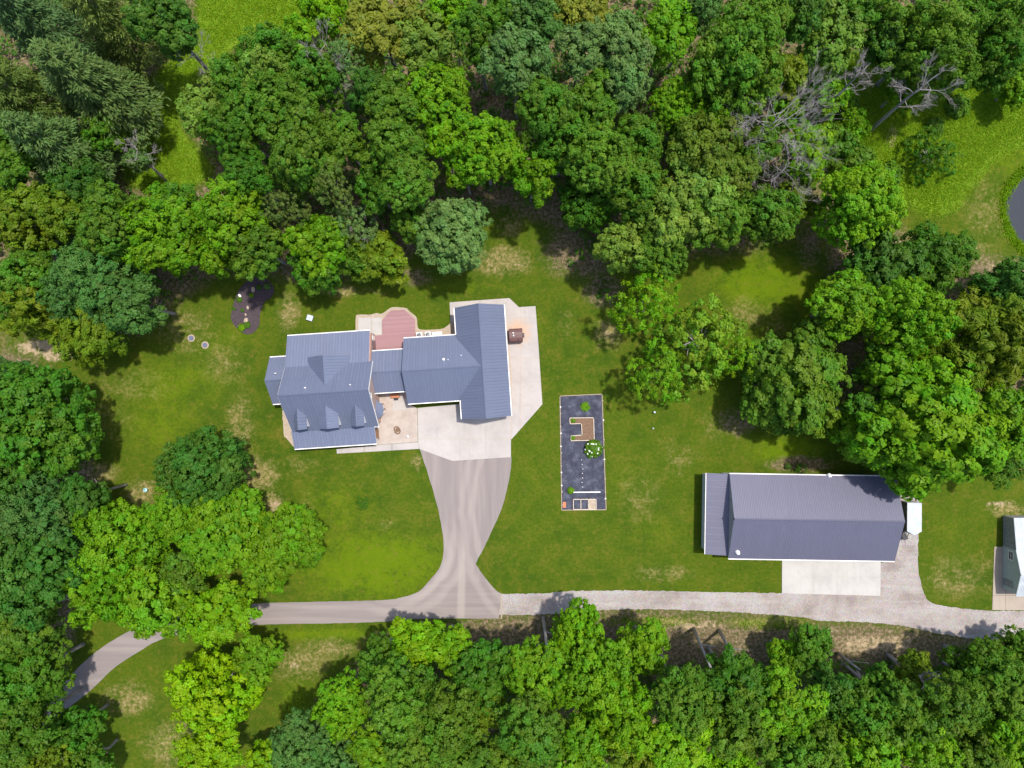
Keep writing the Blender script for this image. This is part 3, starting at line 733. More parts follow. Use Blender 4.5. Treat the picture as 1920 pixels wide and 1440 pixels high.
# barn with lean-to
BT = math.radians(-.9)
bc = W(1530, 960); bn = empty('barn', (bc.x, bc.y, 0), BT, 'long charcoal metal roofed barn with a lean-to on its west end', 'barn')
def BL(px, py, h):
    p = W(px, py, h) - Vector((bc.x, bc.y, 0)); c, s = math.cos(-BT), math.sin(-BT); return (p.x*c-p.y*s, p.x*s+p.y*c)
bu0 = BL(1367,968,4.2)[0]; bu1 = BL(1679,975,4.2)[0]; bv1 = BL(1500,891,4.2)[1]; bv0 = BL(1500,1049,4.2)[1]; bvr = BL(1530,975.5,6.5)[1]
B = M['barnroof']
wallbox(bn, 'wall', bu0+.15, bu1-.3, bv0+.3, bv1-.3, 4.1, M['siding'], bvr, 6.2)
gable_x(bn, B, bu0, bu1, bv0, bv1, bvr, 4.2, 6.5, pw=.914, ribs=4, rh=.024, rw=.025)
lu = BL(1324,965,3.1)[0]
MB().box(lu+.25, bu0+.14, bv0+.5, bv1-.5, 0, 2.98).build('lean_to_wall', M['siding'], bn)
slope(bn, 'lean_to_roof', (lu,bv1-.05,3.1), (lu,bv0+.25,3.1), (bu0+.14,bv1-.05,3.75), (bu0+.14,bv0+.25,3.75), B, pw=.914, ribs=4, rh=.024, rw=.025)
gutter(bn, (lu,bv0+.25,3.1), (lu,bv1-.05,3.1), (-1,0,0), M['white'])
MB().add([(bu0+.10,bv0+.45,3.8),(bu0+.10,bv1-.45,3.8),(bu0+.10,bvr,6.35),(bu0+.148,bv0+.45,3.8),(bu0+.148,bv1-.45,3.8),(bu0+.148,bvr,6.35)], [(0,2,1),(3,4,5),(0,1,4,3),(1,2,5,4),(2,0,3,5)]).build('gable_siding', M['greywall'], bn)
u = bu0 + 9; 
for uc in (-3.1+.0, 2.2, 6.6): door(bn, (uc, bv0+.3, .07), (0,-1,0), 3.6, 3.2, M['white'], False, 5)
door(bn, (bu0+5, bv0+.3, .05), (0,-1,0), 1.0, 2.1, M['white']); 
for k in range(3): window(bn, (bu0+2.5+k*6.5, bv1-.3, 2.2), (0,1,0), 1.1, .9)
door(bn, (bu1-.3, bvr, .05), (1,0,0), 3.4, 3.2, M['white'], False, 5)
p = BL(1383,1036,4.7); vent(bn, (p[0], p[1], 4.75), .24, .3)
p = BL(1555,890,4.3); vent(bn, (p[0], p[1]-.1, 4.35), .22, .3)
MB().lathe([(.12,0),(.12,.3),(.18,.34),(.05,.5)], 10).build('gable_vent', M['dark'], bn).location = (bu0+.02, bvr, 6.0)

# neighbouring building at the frame's east edge
nb = empty('outbuilding', W(1880, 1075), 0, 'white roofed outbuilding with grey green gable wall on buff pad', 'outbuilding')
nb.location.z = 0
yN, ySo, yR = W(0,1031,3.0)[1]-nb.location.y, W(0,1118,3.0)[1]-nb.location.y, W(0,1078,4.0)[1]-nb.location.y
wallbox(nb, 'wall', .0, 11, ySo+.25, yN-.1, 2.9, M['greenwall'], yR, 3.85)
gable_x(nb, M['whiteroof'], -.3, 11.3, ySo, yN, yR, 3.05, 4.0, gut=False, pw=.914, ribs=4, rh=.024, rw=.025)
yU = W(0,971,2.4)[1]-nb.location.y
MB().box(.05, 11, yN-.09, yU-.1, 0, 2.35).build('shed_wall', M['greywall'], nb)
slope(nb, 'shed_roof', (11.3,yU,2.5), (-.2,yU,2.5), (11.3,yN-.06,3.0), (-.2,yN-.06,3.0), M['whiteroof'], pw=.914, ribs=4, rh=.024, rw=.025)
window(nb, (0,yN-1.1,1.7), (-1,0,0), 1.2, .9); door(nb, (0,ySo+1.3,.07), (-1,0,0), 1.0, 2.05, M['greywall'])

# ------------------------------------------------------------------ deck with boards
dk = empty('deck', W(735, 640), TH, 'red board deck with a clipped octagonal end behind the house', 'deck'); dk.location.z = 0
def DL(px, py, h=.4):
    p = W(px, py, h) - Vector((dk.location.x, dk.location.y, 0)); c, s = math.cos(-TH), math.sin(-TH); return (p.x*c-p.y*s, p.x*s+p.y*c)
dpoly = [DL(*p) for p in [(716.5,600),(734,581),(757,580),(778,598),(779,632),(760,634),(760,662),(698,664),(697,630),(717.5,629)]]
v0 = min(p[1] for p in dpoly); v1 = max(p[1] for p in dpoly); bw = .15
def span(v):
    xs = []
    for i in range(len(dpoly)):
        a, b = dpoly[i], dpoly[(i+1) % len(dpoly)]
        if (a[1] > v) != (b[1] > v): xs.append(a[0]+(b[0]-a[0])*(v-a[1])/(b[1]-a[1]))
    return (min(xs), max(xs)) if xs else None
k = 0
while v0 + (k+1)*bw < v1:
    va, vb = v0+k*bw+.006, v0+(k+1)*bw-.006; a, b = span(va), span(vb); k += 1
    if not a or not b: continue
    MB().hexa([(a[0],va,.37),(a[1],va,.37),(b[1],vb,.37),(b[0],vb,.37)], [(a[0],va,.41),(a[1],va,.41),(b[1],vb,.41),(b[0],vb,.41)]).build('deck_board', M['deck'], dk)
inner = [(p[0]*.97, p[1]*.97) for p in dpoly]
bm = bmesh.new(); f = bm.faces.new([bm.verts.new((p[0], p[1], .36)) for p in inner]); r = bmesh.ops.extrude_face_region(bm, geom=[f])
for e in r['geom']:
    if isinstance(e, bmesh.types.BMVert): e.co.z = .02
bmesh.ops.recalc_face_normals(bm, faces=bm.faces); me = bpy.data.meshes.new('deck_frame'); bm.to_mesh(me); bm.free(); link('deck_frame', me, dk, M['brownwood'])

# ------------------------------------------------------------------ equipment round the house
def heat_pump(px, py, label):
    o = empty('heat_pump', W(px, py), TH, label, 'heat pump', 'outdoor units behind the garage wing'); o.location.z = .035
    MB().box(-.42,.42,-.42,.42,.06,.85).build('cabinet', M['white'], o, bevel=.04)
    MB().box(-.5,.5,-.5,.5,0,.059).build('base_pad', M['concrete'], o)
    MB().lathe([(.34,.852),(.34,.87),(.30,.872),(.1,.868)], 20).build('fan_well', M['dark'], o)
    mb = MB()
    for k in range(3): mb.tube([(r*math.cos(a), r*math.sin(a), .90) for r in ((.12,.21,.31)[k],) for a in np.linspace(0, 2*math.pi, 21)], .012, 5)
    for k in range(6): a = k*math.pi/3; mb.tube([(0,0,.90),(.33*math.cos(a),.33*math.sin(a),.90)], .012, 5)
    mb.build('fan_grille', M['galv'], o)
    return o
heat_pump(787.5, 629.5, 'larger white heat pump with dark round fan nearest the deck')
heat_pump(803.5, 628.5, 'white heat pump between its twin and the generator')
g = empty('generator', W(820.5, 628), TH, 'long low cream standby generator behind the garage wing', 'generator'); g.location.z = .035
MB().box(-.62,.62,-.36,.36,.08,.68).build('housing', M['white'], g, bevel=.05); MB().box(-.66,.66,-.37,.37,.68,.73).build('lid', M['white'], g, bevel=.02)
MB().box(-.72,.72,-.46,.46,0,.079).build('base_pad', M['concrete'], g); MB().box(.63,.65,-.22,.22,.2,.55).build('louvre', M['dark'], g)

fb = empty('wood_boiler', W(967, 630), math.radians(3), 'brown steel outdoor wood boiler on rust stained concrete', 'boiler'); fb.location.z = .06
prof = [(-.93,.12),(.93,.12),(.93,1.55),(.80,1.80),(.4,1.93),(0,1.96),(-.4,1.93),(-.80,1.80),(-.93,1.55)]
mb = MB(); n = len(prof)
mb.add([(-.95,v,h) for v, h in prof]+[(.95,v,h) for v, h in prof], [tuple(range(n-1,-1,-1)), tuple(range(n,2*n))]+[(i,(i+1)%n,n+(i+1)%n,n+i) for i in range(n)])
o = mb.build('body', M['boiler'], fb, bevel=.04)
for k in range(6): MB().box(-.80+k*.3, -.77+k*.3, -.5, .5, 1.925, 1.985).build('roof_seam', M['boiler'], fb)
MB().lathe([(.08,1.9),(.08,2.12),(.11,2.14),(.03,2.2)], 12).build('relief_cap', M['white'], fb).location = (-.35,.30,0)
MB().lathe([(.08,1.9),(.08,2.12),(.11,2.14),(.03,2.2)], 12).build('relief_cap', M['white'], fb).location = (-.33,-.08,0)
MB().lathe([(.13,1.5),(.13,2.7),(.17,2.72),(.17,2.8),(.05,2.9)], 14).build('chimney', M['dark'], fb).location = (-1.18,.12,0)
MB().tube([(-1.18,.12,1.6),(-.9,.12,1.6)], .12, 10).build('flue', M['dark'], fb)
MB().box(.952,1.2,-.25,.28,.4,1.5).build('fire_door', M['dark'], fb, bevel=.03); MB().box(-.9,.9,-.85,.85,0,.119).build('base_skid', M['dark'], fb)

ub = empty('well_cover', W(582.5, 596.5), math.radians(-18), 'square grey plastic well cover standing on the back lawn', 'cover'); ub.location.z = 0
MB().box(-.40,.40,-.36,.36,0,.42).build('box', M['bluelid'], ub, bevel=.03); MB().box(-.44,.44,-.40,.40,.421,.50).build('lid', M['lid'], ub, bevel=.03); MB().box(-.08,.08,-.05,.05,.501,.53).build('handle', M['galv'], ub)
for (px, py, lb) in ((358.5, 634, 'round blue septic lid ringed with tan soil, farther from the house'), (384.5, 647, 'round blue septic lid ringed with tan soil, nearer the house')):
    o = empty('septic_lid', W(px, py), 0, lb, 'lid', 'septic lids in the side lawn'); o.location.z = 0
    MB().lathe([(.56,-.05),(.52,.02),(.36,.045),(.34,.0)], 18).build('soil_ring', M['sand'], o); MB().lathe([(.33,0),(.33,.10),(.29,.13),(.05,.14)], 18).build('cover', M['bluelid'], o)
    for a in range(4): MB().lathe([(.03,.135),(.03,.16)], 6).build('bolt', M['galv'], o).location = (.22*math.cos(a*1.57), .22*math.sin(a*1.57), 0)
bk = empty('bucket', W(275, 918), 0, 'small pale blue bucket left on bare ground near the west trees', 'bucket'); bk.location.z = 0
MB().lathe([(.20,0),(.27,.42),(.29,.42),(.29,.45),(.25,.45),(.19,.03)], 16).build('pail', M['bluepl'], bk); MB().tube([(.29*math.cos(a), .06*math.sin(a), .42+.1*math.sin(a)) for a in np.linspace(0, math.pi, 9)], .012, 5).build('handle', M['galv'], bk)
wp = empty('well_pipe', W(1226, 772.5), 0, 'short white capped pipe standing in lawn by the garden plot', 'pipe'); wp.location.z = 0
MB().lathe([(.11,0),(.11,.55)], 14).build('pipe', M['white'], wp); MB().lathe([(.15,.55),(.15,.64),(.05,.68)], 14).build('cap', M['lid'], wp)

wp = empty('well_pipe', W(1224, 803), 0, 'shorter white pipe stub in lawn, farther from the airy trees', 'pipe'); wp.location.z = 0
MB().lathe([(.08,0),(.08,.3)], 12).build('pipe', M['white'], wp); MB().lathe([(.11,.3),(.11,.36),(.04,.39)], 12).build('cap', M['lid'], wp)
fp = empty('fire_pit', W(745, 806.5), .5, 'oval ring of brown stones around ashes in the courtyard', 'fire pit'); fp.location.z = .045
for k in range(13):
    a = k*2*math.pi/13; mb = MB().box(-.10,.10,-.07,.07,0,.22); o = mb.build('stone', M['brownwood'], fp, bevel=.025); o.location = (.38*math.cos(a), .52*math.sin(a), 0); o.rotation_euler = (0,0,a+1.57+random.uniform(-.2,.2))
MB().lathe([(.3,0),(.28,.08),(.1,.11)], 14).build('ash', M['soil'], fp)
wb = empty('watering_can', W(765, 818), .6, 'small white watering can on the courtyard paving', 'watering can'); wb.location.z = .045
MB().lathe([(.15,0),(.16,.26),(.10,.30)], 14).build('body', M['white'], wb); MB().tube([(.14,0,.08),(.38,0,.32)], .03, 7).build('spout', M['bluelid'], wb); MB().tube([(-.14+.16*-math.sin(a), 0, .16+.11*math.cos(a)) for a in np.linspace(0, math.pi, 8)], .018, 6).build('handle', M['bluelid'], wb)
pl = empty('planter_box', W(741, 742.5), TH, 'terracotta coloured planter box by the breezeway door', 'planter'); pl.location.z = .045
mb = MB(); mb.box(-.62,.62,-.26,-.20,0,.42).box(-.62,.62,.20,.26,0,.42).box(-.62,-.56,-.199,.199,0,.42).box(.56,.62,-.199,.199,0,.42); mb.build('trough', M['terracotta'], pl); MB().box(-.55,.55,-.195,.195,.02,.34).build('soil', M['terracotta'], pl)
dm = empty('doormat', W(742.5, 748), TH, 'small dark doormat on the pale entry pad', 'doormat'); dm.location.z = .064
MB().box(-.33,.33,-.2,.2,0,.018).build('mat', M['rubber'], dm); 
for k in range(5): MB().box(-.30,.30,-.17+k*.08,-.13+k*.08,.0185,.028).build('rib', M['dark'], dm)
be = empty('bench', W(709, 814), TH+math.pi/2, 'brown wooden bench beside the east end of the porch', 'bench'); be.location.z = .05
for k in range(4): MB().box(-.68,.68,-.2+k*.1,-.11+k*.1,.42,.46).build('seat_slat', M['brownwood'], be)
for k in range(3): MB().box(-.68,.68,.21,.25,.55+k*.14,.65+k*.14).build('back_slat', M['brownwood'], be)
for x in (-.6,.6):
    for y in (-.16,.2): MB().box(x-.03,x+.03,y-.03,y+.03,0,.419 if y < 0 else .95).build('leg', M['brownwood'], be)

# ------------------------------------------------------------------ trailers
tr = empty('cargo_trailer', W(1714, 970, 0), math.radians(-.5), 'white topped enclosed cargo trailer with pointed nose beside the barn', 'trailer')
c0 = W(1714.5, 970, 2.4); tr.location = (c0.x, c0.y, .022)
hull = [(-1.0,2.0),(1.0,2.0),(1.02,-1.95),(.05,-2.5),(-1.0,-1.95)]
MB().prism(hull, .55, 2.35).build('body', M['dark'], tr, bevel=.03)
MB().prism([(x*1.01,y*1.005) for x, y in hull], 2.352, 2.40).build('roof', M['whiteroof'], tr, bevel=.02)
for k in range(7): MB().box(-.98,.98,1.6-k*.55,1.64-k*.55,2.402,2.425).build('roof_bow', M['whiteroof'], tr)
for x in (-1.06,1.06):
    for y in (-.25,.5):
        o = MB().lathe([(.33,-.1),(.33,.1)], 16).build('tyre', M['rubber'], tr); o.rotation_euler = (0, math.pi/2, 0); o.location = (x*.93, y, .33)
    MB().box(x-.1,x+.1,-.65,.92,.68,.74).build('fender', M['galv'], tr)
MB().tube([(-.5,-2.2,.5),(0,-3.3,.5)], .05, 6).tube([(.5,-2.2,.5),(0,-3.3,.5)], .05, 6).build('tongue', M['dark'], tr); MB().tube([(0,-3.1,0),(0,-3.1,.9)], .035, 7).build('jack', M['galv'], tr)
MB().box(-.9,.9,2.001,2.03,.6,2.2).build('rear_door', M['galv'], tr)
mc = empty('wheelbarrow', W(1692, 1005), .4, 'small black wheelbarrow by the nose of the cargo trailer', 'wheelbarrow'); mc.location.z = .022
MB().hexa([(-.2,-.3,.3),(.2,-.3,.3),(.2,.25,.3),(-.2,.25,.3)], [(-.33,-.42,.62),(.33,-.42,.62),(.33,.38,.62),(-.33,.38,.62)]).build('tray', M['dark'], mc)
o = MB().lathe([(.19,-.05),(.19,.05)], 14).build('wheel', M['rubber'], mc); o.rotation_euler = (0, math.pi/2, 0); o.location = (0,.5,.19)
for x in (-.24,.24): MB().tube([(x*.3,.5,.2),(x,-.2,.3),(x*1.1,-1.0,.6)], .022, 6).build('handle', M['dark'], mc)

# ------------------------------------------------------------------ leaf clouds
def leaf_quads(P, Nn, size, rng, aspect=1.5, droop=None):
    """one diamond leaf per point"""
    n = len(P)
    Nn = Nn/np.maximum(np.linalg.norm(Nn, axis=1, keepdims=True), 1e-6)
    a = rng.normal(size=(n, 3))
    if droop is not None: a = a*.45 + droop
    T = a - Nn*(a*Nn).sum(1, keepdims=True); T /= np.maximum(np.linalg.norm(T, axis=1, keepdims=True), 1e-6)
    Bt = np.cross(Nn, T); s = np.asarray(size).reshape(-1, 1)
    l, w = s*aspect*.5, s*.5
    return np.stack([P-T*l, P+Bt*w - T*l*.1 + Nn*w*.12, P+T*l, P-Bt*w - T*l*.1 + Nn*w*.12], 1)
def quad_mesh(name, Q, tint, tip, mat):
    n = len(Q); me = bpy.data.meshes.new(name)
    me.vertices.add(n*4); me.vertices.foreach_set('co', Q.astype(np.float32).ravel())
    me.loops.add(n*4); me.polygons.add(n)
    me.loops.foreach_set('vertex_index', np.arange(n*4, dtype=np.int32))
    me.polygons.foreach_set('loop_start', np.arange(n, dtype=np.int32)*4)
    me.update(calc_edges=True)
    for nm, a in (('tint', tint), ('tip', tip)):
        at = me.attributes.new(nm, 'FLOAT', 'POINT'); at.data.foreach_set('value', np.repeat(a, 4).astype(np.float32))
    me.materials.append(mat); return me
def rdir(rng, n):
    v = rng.normal(size=(n, 3)); return v/np.linalg.norm(v, axis=1, keepdims=True)

def crown_mesh(seed, R, lobes=11, lr=(.30, .46), cl=.55, per=34, leaf=.34, cover=1.5, flat=.82, aspect=1.45, droop=None, gaps=0.0, fill=.25):
    rng = np.random.default_rng(seed); C = []
    for i in range(lobes):
        a = i*2.399 + rng.uniform(-.5, .5); q = math.sqrt((i+.35)/lobes); rho = R*.74*q*rng.uniform(.80, 1.20)
        r = R*rng.uniform(*lr)*(1.12-.28*q)
        z = R*flat*(.52*(1-q**2)) - R*.10*q + rng.uniform(-.20, .20)*R
        C.append((rho*math.cos(a), rho*math.sin(a), z, r))
    for i in range(max(3, lobes//3)):       # lower skirt
        a = i*2.1+rng.uniform(0, 1); C.append((R*.5*math.cos(a), R*.5*math.sin(a), -R*.35, R*.34))
    C = np.array(C); cen, nrm = [], []
    for j, (x, y, z, r) in enumerate(C):
        n = int(4*math.pi*r*r*.72/(math.pi*cl*cl)*cover)
        d = rdir(rng, n*2); d = d[d[:, 2] > -.45][:n]
        p = np.array([x, y, z]) + d*r*np.array([1, 1, .85])*rng.uniform(.82, 1.10, (len(d), 1))
        dd = np.linalg.norm(p[:, None]-C[None, :, :3], axis=2)/C[None, :, 3]; dd[:, j] = 9
        k = dd.min(1) > .84
        k &= rng.random(len(p)) > .10
        if gaps: k &= rng.random(len(p)) > gaps
        cen.append(p[k]); nrm.append(d[k])
    lob = np.concatenate([np.full(len(c), i) for i, c in enumerate(cen)]); lt = rng.normal(0, .11, len(C))[lob]; lh = rng.normal(0, .2, len(C))[lob]
    cen, nrm = np.concatenate(cen), np.concatenate(nrm); n = len(cen)
    cen = cen + nrm*(rng.random((n, 1))**3)*R*.14; csz = cl*rng.uniform(.5, 1.45, n); cnt = per
    d = rdir(rng, n*cnt); cN = np.repeat(nrm, cnt, 0); cP = np.repeat(cen, cnt, 0); cs = np.repeat(csz, cnt)[:, None]
    q = d + cN*.55 + np.array([0, 0, .25]); q /= np.linalg.norm(q, axis=1, keepdims=True)
    P = cP + q*cs*rng.uniform(.35, 1.05, (n*cnt, 1))*np.array([1, 1, .8])
    NN = q*.7 + cN*.35 + np.array([0, 0, .45]) + rng.normal(size=P.shape)*.33
    tint = np.clip(np.repeat(lt + rng.normal(.5, .12, n), cnt) + rng.normal(0, .10, n*cnt), 0, 1)
    tip = np.clip(np.repeat(lh + rng.normal(.5, .16, n), cnt) + rng.normal(0, .15, n*cnt), 0, 1)
    sz = leaf*np.repeat(rng.uniform(.75, 1.2, n), cnt)*rng.uniform(.55, 1.35, n*cnt)
    m = int(n*cnt*fill*.3)                    # inner leaves close the see-through
    if m:
        j = rng.integers(0, len(C), m); Pi = C[j, :3] + rdir(rng, m)*C[j, 3:4]*rng.uniform(.3, .85, (m, 1))
        P = np.concatenate([P, Pi]); NN = np.concatenate([NN, rdir(rng, m)+np.array([0, 0, .6])]); tint = np.concatenate([tint, rng.uniform(.2, .7, m)]); tip = np.concatenate([tip, rng.uniform(.2, .8, m)]); sz = np.concatenate([sz, leaf*1.7*np.ones(m)])
    Q = leaf_quads(P, NN, sz, rng, aspect, droop)
    return quad_mesh('crown', Q, tint, tip, M['leaf'])

def pine_mesh(seed, R, depth):
    rng = np.random.default_rng(seed); P, NN, D, sz = [], [], [], []
    lv = 15
    for i in range(lv):
        t = i/(lv-1); z = depth*.55 - depth*t; L = R*(.12+.88*t**.75)*rng.uniform(.88, 1.1)
        nb = int(5+4*t)
        for b in range(nb):
            a = b*2*math.pi/nb + rng.uniform(-.35, .35) + i*1.1; l = L*rng.uniform(.7, 1.12)
            m = int(24+l*38)
            s = np.sqrt(rng.random(m)); px = s*l
            side = rng.normal(size=m)*(.12+.17*l*(1-s*.55)); dz = .18*l*s - .28*l*s**2 + rng.normal(size=m)*.12
            ca, sa = math.cos(a), math.sin(a)
            P.append(np.stack([px*ca-side*sa, px*sa+side*ca, z+dz], 1))
            out = np.stack([np.full(m, ca), np.full(m, sa), np.full(m, .1)], 1) + np.stack([-sa*side, ca*side, 0*side], 1)*.8
            D.append(out); NN.append(np.tile([0, 0, 1.0], (m, 1)) + rng.normal(size=(m, 3))*.45); sz.append(rng.uniform(.09, .18, m))
    P, NN, D, sz = map(np.concatenate, (P, NN, D, sz))
    Q = leaf_quads(P, NN, sz, rng, 3.6, D*1.2)
    return quad_mesh('crown', Q, np.clip(rng.normal(.5, .2, len(P)), 0, 1), np.clip(rng.normal(.5, .2, len(P)), 0, 1), M['needle'])

def trunk_mesh(seed, spread=.5):
    """10 m high to the crown centre, limbs reach a crown of radius 4.5"""
    rng = random.Random(seed); mb = MB()
    pts = [Vector((rng.uniform(-.15, .15)*i, rng.uniform(-.15, .15)*i, -1 + i*2.0)) for i in range(6)]
    mb.tube(pts, [.36, .28, .24, .20, .16, .09], 8)
    for k in range(7):
        a = k*2.4+rng.random(); z = rng.uniform(4.8, 7.2); L = rng.uniform(2.0, 3.1)*spread*2
        b = Vector((0, 0, z)); d = Vector((math.cos(a), math.sin(a), 0))
        q = [b, b+d*L*.35+Vector((0,0,.6)), b+d*L*.7+Vector((rng.uniform(-.3,.3),rng.uniform(-.3,.3),1.1)), b+d*L+Vector((0,0,1.7))]
        mb.tube(q, [.13, .10, .07, .03], 6)
        for s in (-1, 1):
            e = q[1]+(q[2]-q[1])*.4; mb.tube([e, e+d*L*.3+Vector((-d.y,d.x,0))*s*L*.35+Vector((0,0,.6))], [.06, .02], 5)
    me = mb.mesh('trunk'); me.materials.append(M['chippan']); me.polygons.foreach_set('use_smooth', [True]*len(me.polygons)); return me
TRUNKS = [trunk_mesh(i) for i in range(5)]
def pine_trunk():
    mb = MB().tube([(0,0,-1),(0,0,5),(0,0,10),(0,0,14)], [.34,.25,.16,.04], 8); me = mb.mesh('trunk'); me.materials.append(M['chippan']); return me
PTR = pine_trunk()
LIB = {
 'oS': [crown_mesh(100+i, 2.8, 8, lr=(.28, .44), cl=.40, per=44, leaf=(.22, .25, .20)[i]) for i in range(3)],
 'oM': [crown_mesh(200+i, 4.4, (12, 10, 14, 11, 16)[i], lr=(.24, .40), cl=(.50, .42, .46, .56, .40)[i], per=(50, 44, 46, 56, 40)[i], leaf=(.25, .21, .23, .26, .20)[i]) for i in range(5)],
 'oL': [crown_mesh(300+i, 6.8, (17, 20, 15)[i], lr=(.20, .33), cl=.54, per=48, leaf=(.26, .23, .27)[i]) for i in range(3)],
 'mM': [crown_mesh(400+i, 4.4, 18, lr=(.22, .34), cl=.42, per=40, leaf=.21, cover=1.6) for i in range(3)],
 'mL': [crown_mesh(500+i, 6.6, 26, lr=(.19, .30), cl=.50, per=42, leaf=.24, cover=1.6) for i in range(2)],
 'sM': [crown_mesh(600+i, 4.6, 14, lr=(.22, .34), cl=.40, per=34, leaf=.18, cover=1.0, gaps=.36, fill=0) for i in range(2)],
 'wM': [crown_mesh(700+i, 4.8, 15, lr=(.24, .36), cl=.50, per=48, leaf=.16, aspect=3.2, droop=np.array([0, 0, -.7]), cover=1.3) for i in range(2)],
 'p': [pine_mesh(800+i, 5.0, 9.0) for i in range(3)],
}
BASE_R = {'oS': 2.8, 'oM': 4.4, 'oL': 6.8, 'mM': 4.4, 'mL': 6.6, 'sM': 4.6, 'wM': 4.8, 'p': 5.0}
COL = {'mid': (.106,.224,.015), 'bright': (.150,.318,.008), 'yellow': (.240,.415,.004), 'dark': (.070,.172,.018), 'blue': (.088,.200,.036), 'silver': (.142,.252,.060),
       'olive': (.165,.250,.012), 'gold': (.250,.280,.028), 'pale': (.185,.300,.034), 'brown': (.140,.205,.018), 'grey': (.140,.195,.034), 'pine': (.092,.158,.036),
       'pineblue': (.078,.158,.046), 'pineolive': (.105,.155,.026), 'lime': (.182,.362,.006), 'deep': (.082,.205,.012)}
cnt = [0]
def tree(px, py, r, ht, kind, c, label, name=None, group=None):
    cnt[0] += 1; rng = random.Random(cnt[0]*77+int(px))
    ht *= rng.uniform(.9, 1.1)
    rm = r*S
    if kind in 'om':
        est = rm*.87; key = ('oS' if est < 3.3 and kind == 'o' else kind+('M' if est < 5.5 else 'L'))
    else: key = 'p' if kind == 'p' else kind+'M'
    R0 = rm*.86; hc = max(ht - R0*.72, R0*.75) if kind != 'p' else ht*.62
    R1 = rm*(1-hc/HC)*.98
    p = W(px, py, hc); sc_ = R1/BASE_R[key]
    t = empty(name or ('pine_tree' if kind == 'p' else 'tree'), (p.x, p.y, zat(p.x, p.y)), rng.uniform(0, 6.28), label, 'tree', group)
    cr = link('crown', rng.choice(LIB[key]), t); cr.location = (0, 0, hc); 
    zs = ht*.75/9.0 if kind == 'p' else sc_*rng.uniform(1.0, 1.35)
    cr.scale = (sc_*rng.uniform(.88, 1.14), sc_*rng.uniform(.88, 1.14), zs)
    if c in COL:
        cc = COL[c]
    else: cc = c
    j = rng.uniform(.9, 1.1); cr.color = (cc[0]*j*rng.uniform(.92, 1.08), cc[1]*j, cc[2]*j, 1)
    thin = .55 if kind == 's' else 1.0
    tk = link('trunk', PTR if kind == 'p' else TRUNKS[cnt[0] % 5], t); tk.scale = (thin*sc_*BASE_R[key]/4.5, thin*sc_*BASE_R[key]/4.5, hc/10*(1.0 if kind != 'p' else 1.0))
    return t
